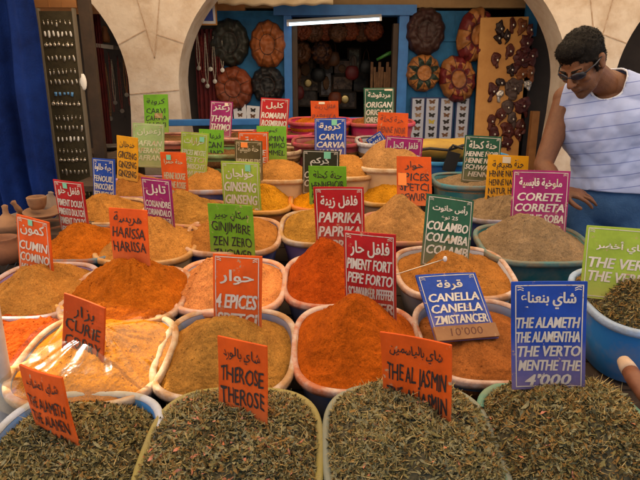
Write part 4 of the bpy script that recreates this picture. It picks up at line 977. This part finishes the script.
for i, (u, v) in enumerate(((226, 113), (240, 112), (253, 113))):
    c = at(u, v, 4.93); fr = empty('butterfly_card', c, (0, (.0, -.06, .08)[i], 0)); tag(fr, ('small white butterfly card below the rust red pouffe, left', 'small white butterfly card below the rust red pouffe, middle', 'small white butterfly card between the lower two left pouffes')[i], 'card', 'small butterfly cards at the rail')
    b = MB(); b.box(-.055, .055, -.004, .004, -.06, .06); b.build('card', M['paper'], fr)
    for j in range(2): o = link('butterfly', bw[j], fr); o.location = (0, -.0045, .024 - j * .05)

# ---- wooden board with leather ornaments
wb = MB(); wb.box(-.195, .195, -.012, .012, .6, 2.04); o = wb.build('display_board', M['tan_board'], None, bevel=.003); o.location = (1.535, 4.86, 0); o.rotation_euler.y = -.02
tag(o, 'tan wooden board covered with leather ornaments left of the man', 'board')
OM = {'d': leather('ornament_dark', (.030, .010, .008)), 'r': leather('ornament_red', (.11, .022, .014)), 'm': leather('ornament_maroon', (.085, .014, .014)), 't': leather('ornament_tan', (.24, .07, .018)), 'g': leather('ornament_grey', (.10, .06, .05)), 's': mat('ornament_silver', (.42, .38, .35), .35, metal=.6)}
ON = {'d': 'almost black leather ornament', 'r': 'reddish leather ornament', 'm': 'maroon leather ornament', 't': 'orange tan leather ornament', 'g': 'grey brown leather ornament', 's': 'silvery ornament'}
for (u, v, ru, rv, k) in ((500, 28, 4, 6, 'd'), (498, 38, 3.5, 3, 'd'), (507, 35, 3.2, 5, 'd'), (512.5, 24, 3.5, 5, 'r'), (522, 25, 4, 6, 't'), (526, 42, 5.5, 7, 'm'), (530, 29, 3, 5, 'r'), (510, 50, 4, 6, 'r'), (496, 59, 4, 6, 'r'), (511, 69, 4, 5, 'd'),
                        (522, 58, 7.5, 8.5, 'm'), (531, 55, 5, 6, 'm'), (522, 73, 5, 5, 't'), (530, 72, 3.5, 6, 't'), (501, 82, 4, 4.5, 'd'), (493, 90, 5, 6.5, 'm'), (500, 94, 3.2, 4.5, 's'), (514, 87, 7, 8, 'g'), (527, 84, 3.5, 4, 's'), (522, 105, 6.5, 7.5, 'm'),
                        (508, 106, 5, 7, 'g'), (512, 118, 3.8, 6, 'g'), (501, 114, 4, 6, 'r'), (492, 120, 4, 5.5, 'r'), (507, 130, 6, 6.5, 'r'), (521, 125, 4.5, 6, 'r'), (518, 134, 3, 5, 'r'), (494, 133, 5, 5, 'm'), (506, 143, 5, 5, 'm')):
    c = at(u, v, 4.845); k1 = (c - at(u + 1, v, 4.845)).length; RX, RZ = ru * k1 * 1.12, rv * k1 * 1.1; an = random.uniform(-.5, .5)
    b = MB(); b.ball((0, 0, 0), (RX, .020, RZ), 26); rt = Matrix.Rotation(an, 3, 'Y')
    b.ball(rt @ Vector((0, -.004, -RZ * 1.05)), (RX * .42, .012, RZ * .6), 14)
    b.lathe([(RX * .5, 0), (RX * .58, .005), (RX * .46, .007), (RX * .3, .002)], rt @ Vector((0, -.015, RZ * .15)), n=16, ax=(Vector((1, 0, 0)), Vector((0, 0, 1)), Vector((0, -1, 0))))
    for ii, vv in enumerate(b.v):
        vv = Vector(vv); nn = Vector((noise.noise(vv * 26 + c * 9), .5 * noise.noise(vv * 40 + c * 7), noise.noise(vv * 26 + c * 5 + Vector((4, 0, 0))))); b.v[ii] = tuple(vv + nn * RX * .55)
    o = b.build('leather_ornament', OM[k], None, True); o.location = c
    q = MB(); q.ball(rt @ Vector((RX * .1, -.027, -RZ * .2)), (.008, .004, .012), 8); q.build('bead', M['silver'], o, True)  # silver dot set on the leather in place of a highlight
    tag(o, ON[k] + ' pinned among others to the tan board', 'ornament', ON[k] + 's on the tan board')

# ---- dim goods inside the shop
for i, (u, v, w, h, cc) in enumerate(((305, 68, .16, .2, (.20, .16, .12)), (308, 84, .2, .13, (.30, .24, .17)), (307, 98, .18, .14, (.12, .11, .10)), (326, 84, .1, .22, (.26, .29, .36)), (342, 67, .16, .12, (.26, .15, .1)), (343, 83, .19, .12, (.30, .22, .17)), (354, 60, .1, .2, (.22, .26, .22)), (327, 66, .12, .14, (.08, .07, .07)), (360, 80, .13, .2, (.07, .06, .06)), (345, 100, .2, .14, (.12, .1, .1)))):
    c = at(u, v, 6.1); k = empty('framed_picture', c); tag(k, ('square dark picture', 'wide tan picture', 'low dark picture', 'tall bluish picture', 'small reddish picture', 'wide pinkish picture', 'tall greenish picture', 'nearly black picture', 'tall black picture', 'low grey picture')[i] + ' on the dim rear display of the shop', 'picture')
    b = MB(); b.box(-w / 2 - .02, w / 2 + .02, -.01, .012, -h / 2 - .02, h / 2 + .02); b.build('frame', M['dark_wood'], k)
    b = MB(); b.box(-w / 2, w / 2, -.014, -.0105, -h / 2, h / 2); b.build('print', mat('print_tone', (cc[0] * .75, cc[1] * .58, cc[2] * .45), .5, (cc[0] * .16, cc[1] * .1, cc[2] * .08), 22, thr=(.42, .6)), k)
    if i % 3 != 2:
        b = MB(); b.lathe([(.001, 0), (min(w, h) * .30, .001), (min(w, h) * .33, .004), (min(w, h) * .24, .007), (.001, .006)], (0, -.0145, (.01 if i % 2 else -.015)), n=20, ax=(Vector((1, 0, 0)), Vector((0, 0, h / w if h > w else 1)), Vector((0, -1, 0)))); b.build('motif', M['gold'] if i % 4 == 1 else CL[i % 4], k, True)
for i, (u, v) in enumerate(((296, 72), (298, 92), (318, 74), (335, 98), (333, 58), (352, 72), (366, 66))):
    c = at(u, v, 5.75); q = empty('hanging_bag', c); b = MB(); rr_ = random.uniform(.8, 1.2)
    b.lathe([(.02 * rr_, .06), (.05 * rr_, .05), (.066 * rr_, 0), (.06 * rr_, -.05), (.03 * rr_, -.075)], n=18); o = b.build('pouch', (LE['brown'], LE['wine'], LE['ink'], LE['rust'])[i % 4], q, True); o.scale = (1, .45, 1)
    b = MB(); b.tube([(-.03, 0, .05), (-.02, 0, .12), (0, 0, .16), (.02, 0, .12), (.03, 0, .05)], .003, 6); b.build('strap', LE['brown'], q)
    tag(q, 'small ' + ('brown', 'wine red', 'black', 'rust')[i % 4] + ' leather bag hanging in the dim shop doorway', 'bag', ('brown', 'wine red', 'black', 'rust')[i % 4] + ' bags in the doorway')
for i in range(9):
    p = at(372 + i * 2.6, 62 + (i % 3) * 5, 5.5 - .03 * i); b = MB(); b.box(-.012, .012, -.006, .006, -.45, 0)
    o = b.build('wooden_strip', CL[3], None); o.location = p; o.rotation_euler.y = random.uniform(-.05, .05); tag(o, 'narrow wooden strip hanging inside the right doorway side', 'strip', 'wooden strips inside the doorway')
p = at(388, 54, 5.3); b = MB(); b.tube([(-.10, 0, -.05), (0, -.02, 0), (.06, 0, .03)], [.012, .018, .008], 8); o = b.build('green_bottle', mat('green_glass', (.06, .22, .04), .3), None, True); o.location = p; tag(o, 'small green bottle lying inside the right doorway side', 'bottle')
b = MB(); b.box(-.03, .03, -.03, .03, 0, 1.3); o = b.build('wooden_post', M['plank'], None); o.location = (1.80, 4.80, 0); tag(o, 'brown wooden post behind the right pillar', 'post')

# ------------------------------------------------------------------ the man
BASE = Vector((1.32, 2.60, 0))
def cap(b, a, c, r0, r1, n=16):
    a, c = Vector(a), Vector(c); d = (c - a); L = d.length; d.normalize()
    X = d.cross(Vector((0, 0, 1)))
    if X.length < .1: X = d.cross(Vector((1, 0, 0)))
    X.normalize(); Y = d.cross(X); prof = []
    for i in range(1, 6): t = math.pi / 2 * (1 - i / 5); prof.append((r0 * math.cos(t), -r0 * math.sin(t)))
    for i in range(0, 5): t = math.pi / 2 * (i / 5); prof.append((r1 * math.cos(t), L + r1 * math.sin(t)))
    b.lathe(prof, a, n, 0, (X, Y, d))
def chain(b, pts, rs):
    for i in range(len(pts) - 1): cap(b, pts[i], pts[i + 1], rs[i], rs[i + 1])
def fused(b, voxel, smooth, fac=.5):
    o = link('tmp', b.mesh('tmp', []))
    r = o.modifiers.new('r', 'REMESH'); r.mode = 'VOXEL'; r.voxel_size = voxel; r.use_smooth_shade = True
    s_ = o.modifiers.new('s', 'SMOOTH'); s_.iterations = smooth; s_.factor = fac
    dg = bpy.context.evaluated_depsgraph_get(); dg.update()
    me = bpy.data.meshes.new_from_object(o.evaluated_get(dg)); old = o.data
    bpy.data.objects.remove(o); bpy.data.meshes.remove(old)
    return me
# frames
DX = Vector((.03, 0, 0))
yaw = math.radians(30)
l = Vector((math.cos(yaw), -math.sin(yaw), 0)); up = Vector((0, 0, 1)); f = l.cross(up).normalized()
RT = Matrix((l, -f, up)).transposed()          # columns: his left, his back, up
Rs = Vector((1.105, 2.645, 1.465)) + DX; Ls = Vector((1.405, 2.475, 1.485)) + DX
chest = Vector((1.25, 2.565, 1.36)) + DX; waist = Vector((1.315, 2.565, 1.19)) + DX; hips = Vector((1.335, 2.575, 1.02)) + DX; neckb = Vector((1.235, 2.545, 1.545)) + DX
hf = Vector((-.66, -.48, -.66)).normalized(); hl = up.cross(hf).normalized(); hl = (hl + Vector((0, 0, .10))).normalized(); hu = hf.cross(hl).normalized(); hl = hu.cross(hf).normalized()
HC = Vector((1.090, 2.445, 1.620)); HR = Matrix((hl, hf, hu)).transposed()      # x his left, y forward, z up of the head
def hp(x, y, z): return HC + HR @ Vector((x, y, z))

def torso(b, k=0.):
    b.ball(hips, (.172 + k, .125 + k, .15 + k), 24, RT)
    b.ball(waist, (.162 + k, .115 + k, .17 + k), 24, RT)
    b.ball(chest, (.180 + k, .122 + k, .175 + k), 24, RT)
    b.ball(chest + f * .05 + l * .07 + up * .03, (.085 + k, .075 + k, .08 + k), 16, RT); b.ball(chest + f * .05 - l * .07 + up * .03, (.085 + k, .075 + k, .08 + k), 16, RT)
    cap(b, Rs, Ls, .066 + k, .066 + k)
    cap(b, neckb - up * .05 - l * .10, neckb + up * .0, .055 + k, .05 + k); cap(b, neckb - up * .05 + l * .10, neckb, .055 + k, .05 + k)
    cap(b, waist, chest, .12 + k, .125 + k)
LEGS = []
for s_ in (-1, 1):
    h0 = hips + l * (.092 * s_) - up * .08; kn = Vector((h0.x + .02 * s_, h0.y - .03, .52)); an_ = Vector((h0.x + .02 * s_, h0.y + .03, .09)); LEGS.append((h0, kn, an_))
body = MB(); torso(body)
for h0, kn, an_ in LEGS: chain(body, [h0, kn, an_], [.088, .058, .04]); chain(body, [an_, an_ + f * .15 - up * .05], [.045, .032])
# neck and head
chain(body, [neckb - up * .03, hp(0, -.035, -.075), hp(0, -.03, -.02)], [.062, .055, .055])
body.ball(hp(0, -.012, .030), (.075, .098, .088), 24, HR)
body.ball(hp(0, .030, -.045), (.060, .062, .075), 20, HR)
cap(body, hp(-.035, .035, -.085), hp(0, .068, -.108), .024, .022); cap(body, hp(.035, .035, -.085), hp(0, .068, -.108), .024, .022)
cap(body, hp(-.052, -.005, -.055), hp(-.03, .045, -.09), .022, .022); cap(body, hp(.052, -.005, -.055), hp(.03, .045, -.09), .022, .022)
cap(body, hp(-.04, .078, .018), hp(.04, .078, .018), .013, .013)
for s_ in (-1, 1): body.ball(hp(.042 * s_, .062, -.028), (.022, .02, .02), 12, HR)
cap(body, hp(0, .092, .008), hp(0, .116, -.030), .009, .013); body.ball(hp(-.013, .103, -.034), (.010, .011, .008), 10, HR); body.ball(hp(.013, .103, -.034), (.010, .011, .008), 10, HR)
body.ball(hp(0, .088, -.062), (.026, .014, .0075), 12, HR); body.ball(hp(0, .086, -.073), (.022, .014, .008), 12, HR)
for s_ in (-1, 1):
    body.ball(hp(.078 * s_, -.012, -.012), (.009, .020, .033), 14, HR); body.ball(hp(.083 * s_, -.020, .004), (.008, .016, .022), 12, HR)
# arms
el = Vector((.985, 2.545, 1.175)) + DX; wr = Vector((1.015, 2.395, 1.090)) + DX
chain(body, [Rs, Rs + (el - Rs) * .35, el, el + (wr - el) * .3, wr], [.062, .054, .041, .043, .029])
el2 = Vector((1.50, 2.42, 1.19)); wr2 = Vector((1.45, 2.22, 1.08))
chain(body, [Ls, Ls + (el2 - Ls) * .35, el2, el2 + (wr2 - el2) * .3, wr2], [.062, .056, .042, .043, .029])
def hand(b, w, d, nrm, side):
    d = d.normalized(); nrm = (nrm - d * nrm.dot(d)).normalized(); sd = d.cross(nrm) * side       # sd points to the thumb side
    R3 = Matrix((sd, d, nrm)).transposed()
    b.ball(w + d * .045, (.042, .055, .017), 16, R3)
    for i, (o_, ln) in enumerate(((.034, .068), (.0115, .078), (-.0115, .072), (-.034, .056))):
        p0 = w + d * (.085 - abs(o_) * .25) + sd * o_; bn_ = (.10, .0, .08, .2)[i]; c1 = (d * .95 - nrm * (.15 + bn_) + sd * o_ * 7).normalized(); c2 = (d * .85 - nrm * (.42 + bn_) + sd * o_ * 4).normalized(); c3 = (d * .72 - nrm * (.62 + bn_) + sd * o_ * 2).normalized()
        p1 = p0 + c1 * ln * .45; p2 = p1 + c2 * ln * .32; p3 = p2 + c3 * ln * .23
        chain(b, [w + d * .05 + sd * o_ * .8, p0, p1, p2, p3], [.0105, .0094, .0085, .0078, .0066])
    t0 = w + d * .02 + sd * .030; t1 = t0 + (d * .5 + sd * .85 - nrm * .3).normalized() * .038; t2 = t1 + (d * .85 + sd * .45 - nrm * .3).normalized() * .032; t3 = t2 + (d * .95 + sd * .1 - nrm * .3).normalized() * .022
    chain(b, [t0, t1, t2, t3], [.014, .0115, .0105, .0085])
hand(body, wr, Vector((.72, -.22, -.12)), Vector((.15, -.35, .9)), 1)
hand(body, wr2, Vector((-.45, -.6, -.25)), Vector((-.1, -.3, .9)), 1)
skin = mat('skin', (.15, .06, .027), .55, (.11, .043, .019), 18, .22, 160, spec=.35)
sn = skin.node_tree.nodes; sl = skin.node_tree.links; sp_ = sn['Principled BSDF']; so_ = sp_.inputs['Base Color'].links[0].from_socket
tc_ = sn.new('ShaderNodeTexCoord'); vd = sn.new('ShaderNodeVectorMath'); vd.operation = 'DISTANCE'; vd.inputs[1].default_value = tuple(hp(0, .07, -.100) - BASE)
sl.new(tc_.outputs['Object'], vd.inputs[0]); mr = sn.new('ShaderNodeMapRange'); mr.inputs[1].default_value = .035; mr.inputs[2].default_value = .085; mr.inputs[3].default_value = .55; mr.inputs[4].default_value = 0
sl.new(vd.outputs['Value'], mr.inputs[0]); mx_ = sn.new('ShaderNodeMix'); mx_.data_type = 'RGBA'; mx_.inputs[7].default_value = (.045, .024, .016, 1)      # stubble on the jaw
sl.new(mr.outputs[0], mx_.inputs[0]); sl.new(so_, mx_.inputs[6]); sl.new(mx_.outputs[2], sp_.inputs['Base Color'])
me = fused(body, .0043, 5); me.name = 'person'; me.materials.clear(); me.materials.append(skin)
def local(m_):
    m_.transform(Matrix.Translation(-BASE)); m_.update(); return m_
man = link('person', local(me)); man.location = BASE
tag(man, 'man in a striped white sleeveless shirt and sunglasses looking down at the tubs', 'person')

def garment(b, voxel, smooth, cuts, name, m_, wr_=0., thick=.004, fr=9., hole=None):
    me = fused(b, voxel, smooth); bm = bmesh.new(); bm.from_mesh(me); bpy.data.meshes.remove(me)
    bm.normal_update()
    if wr_:
        for v in bm.verts:
            p = v.co; d_ = noise.noise(Vector((p.x * fr + p.z * 5, p.y * fr, p.z * fr * .55))) + .6 * abs(noise.noise(Vector((p.x * fr * 1.7 - p.z * 9, p.y * fr * 1.7 + 3, p.z * 7)))) + .35 * noise.noise(p * 28)
            v.co += v.normal * wr_ * d_
    for co, no in cuts:
        bmesh.ops.bisect_plane(bm, geom=bm.verts[:] + bm.edges[:] + bm.faces[:], plane_co=co, plane_no=no, clear_outer=True)
    rim_pts = []
    if hole:
        c0, ax_, R0 = hole
        rel = lambda v: (v.co - c0) - ax_ * (v.co - c0).dot(ax_)
        bmesh.ops.delete(bm, geom=[v for v in bm.verts if (v.co - c0).dot(ax_) > -.12 and rel(v).length < R0], context='VERTS')
        bm.edges.ensure_lookup_table()
        for v in bm.verts:
            if v.is_boundary and (v.co - c0).dot(ax_) > -.12 and rel(v).length < R0 + .02:
                r_ = rel(v); v.co += r_ * (R0 / r_.length - 1); rim_pts.append(v.co.copy())
    me = bpy.data.meshes.new(name); bm.to_mesh(me); bm.free(); me.materials.clear(); me.materials.append(m_)
    me.polygons.foreach_set('use_smooth', [True] * len(me.polygons))
    o = link(name, local(me), man); s_ = o.modifiers.new('thickness', 'SOLIDIFY'); s_.thickness = thick; s_.offset = 1
    if rim_pts:
        X = ax_.cross(Vector((0, 1, 0))).normalized(); Y = ax_.cross(X)
        rim_pts.sort(key=lambda p: math.atan2((p - c0).dot(Y), (p - c0).dot(X)))
        pts = []
        for i in range(0, 48):
            A_ = -math.pi + 2 * math.pi * i / 48
            h_ = [(p - c0).dot(ax_) for p in rim_pts if abs((math.atan2((p - c0).dot(Y), (p - c0).dot(X)) - A_ + math.pi) % (2 * math.pi) - math.pi) < .22]
            if h_: pts.append(c0 + X * math.cos(A_) * R0 + Y * math.sin(A_) * R0 + ax_ * (sum(h_) / len(h_)))
        pts.append(pts[0]); tb_ = MB(); tb_.tube(pts, .0045, 8); c_ = tb_.build('collar', mat('collar_cotton', (.52, .56, .68), .9), o, True); c_.data.transform(Matrix.Translation(-BASE))
    return o
# shirt with thin blue stripes
sm = mat('striped_cotton', (.36, .43, .70), .85, (.29, .36, .61), 6, .25, 30)
n_ = sm.node_tree.nodes; l_ = sm.node_tree.links; p_ = n_['Principled BSDF']; src = p_.inputs['Base Color'].links[0].from_socket
tc_ = n_.new('ShaderNodeTexCoord'); dp = n_.new('ShaderNodeVectorMath'); dp.operation = 'DOT_PRODUCT'; dp.inputs[1].default_value = (-.16, .10, 1)
l_.new(tc_.outputs['Object'], dp.inputs[0])
m1 = n_.new('ShaderNodeMath'); m1.operation = 'DIVIDE'; m1.inputs[1].default_value = .0565; l_.new(dp.outputs['Value'], m1.inputs[0])
m2 = n_.new('ShaderNodeMath'); m2.operation = 'FRACT'; l_.new(m1.outputs[0], m2.inputs[0])
m3 = n_.new('ShaderNodeMath'); m3.operation = 'LESS_THAN'; m3.inputs[1].default_value = .062; l_.new(m2.outputs[0], m3.inputs[0])
mx = n_.new('ShaderNodeMix'); mx.data_type = 'RGBA'; mx.inputs[7].default_value = (.13, .17, .42, 1); l_.new(m3.outputs[0], mx.inputs[0]); l_.new(src, mx.inputs[6]); l_.new(mx.outputs[2], p_.inputs['Base Color'])
b = MB(); torso(b, .014); b.ball(hips + up * .06, (.196, .146, .13), 24, RT)
garment(b, .0075, 8, [(Vector((1.3, 2.5, 1.068)), Vector((-.02, -.06, -1))), (Rs - l * .012, (-l + up * .12 - f * .10)), (Ls + l * .012, (l + up * .12 - f * .10))], 'shirt', sm, .013, hole=(neckb + Vector((-.02, -.025, 0)), Vector((-.33, -.25, .9)).normalized(), .078))
b = MB(); b.ball(hips, (.182, .135, .155), 24, RT)
for h0, kn, an_ in LEGS: chain(b, [h0 + up * .02, kn, an_ + up * .03], [.104, .078, .072])
garment(b, .01, 6, [(Vector((1.3, 2.5, 1.11)), Vector((0, 0, 1))), (Vector((0, 0, .09)), Vector((0, 0, -1)))], 'jeans', mat('denim', (.022, .075, .20), .85, (.045, .12, .27), 7, .3, 150, thr=(.4, .75)), .006, .005)
for h0, kn, an_ in LEGS:
    b = MB(); b.ball(an_ + f * .08 - up * .045, (.048, .13, .045), 16, RT); o = b.build('shoe', M['black'], man, True); o.data.transform(Matrix.Translation(-BASE))
# hair: short, black
hair = MB(); hair.ball(hp(0, -.022, .046), (.083, .103, .086), 26, HR); hair.ball(hp(0, .030, .085), (.066, .060, .042), 18, HR)
for s_ in (-1, 1): cap(hair, hp(.072 * s_, .010, .02), hp(.071 * s_, .020, -.028), .012, .008)
hair.ball(hp(0, -.055, -.01), (.068, .060, .075), 20, HR)
me = fused(hair, .006, 3); bm = bmesh.new(); bm.from_mesh(me); bm.normal_update()
for v in bm.verts: v.co += v.normal * (.004 * noise.noise(v.co * 90) + .003 * noise.noise(v.co * 40))
hf_ = list(bm.faces); rh = random.Random(3)
for _ in range(5200):                 # short strands over the crown
    fc = rh.choice(hf_); p = fc.calc_center_median(); nv = fc.normal
    if nv.length < .5: continue
    t_ = (HR @ Vector((rh.gauss(0, .5), 1 + rh.gauss(0, .5), rh.gauss(0, .4)))); t_ = (t_ - nv * t_.dot(nv)); t_.normalize(); sdv = nv.cross(t_)
    L_ = rh.uniform(.008, .016); w_ = .0009
    a_ = bm.verts.new(p + sdv * w_); b_ = bm.verts.new(p - sdv * w_); c_ = bm.verts.new(p + t_ * L_ * .8 + nv * L_ * rh.uniform(.15, .5)); bm.faces.new((a_, b_, c_))
bm.to_mesh(me); bm.free(); hm = mat('black_hair', (.0035, .0028, .0026), .6, (.007, .005, .0045), 60, .5, 220, spec=.12); me.materials.clear(); me.materials.append(hm)
ho = link('hair', local(me), man); me.name = 'hair'
for s_ in (-1, 1):
    e = MB(); cap(e, hp(.016 * s_, .094, .022), hp(.050 * s_, .080, .026), .0045, .003); o = e.build('eyebrow', hm, man, True); o.data.transform(Matrix.Translation(-BASE))
sg = MB(); lens = mat('sunglass_lens', (.008, .010, .02), .18, spec=.5)
for s_ in (-1, 1): sg.ball(hp(.033 * s_, .089 , .000), (.031, .009, .018), 16, HR @ Matrix.Rotation(-.42 * s_, 3, 'Z'))
sg.tube([hp(-.012, .104, .004), hp(.012, .104, .004)], .003, 8)
for s_ in (-1, 1): sg.tube([hp(.060 * s_, .080, .006), hp(.080 * s_, .035, .010), hp(.085 * s_, -.015, .012)], .0032, 8)
o = sg.build('sunglasses', lens, man, True); o.data.transform(Matrix.Translation(-BASE))
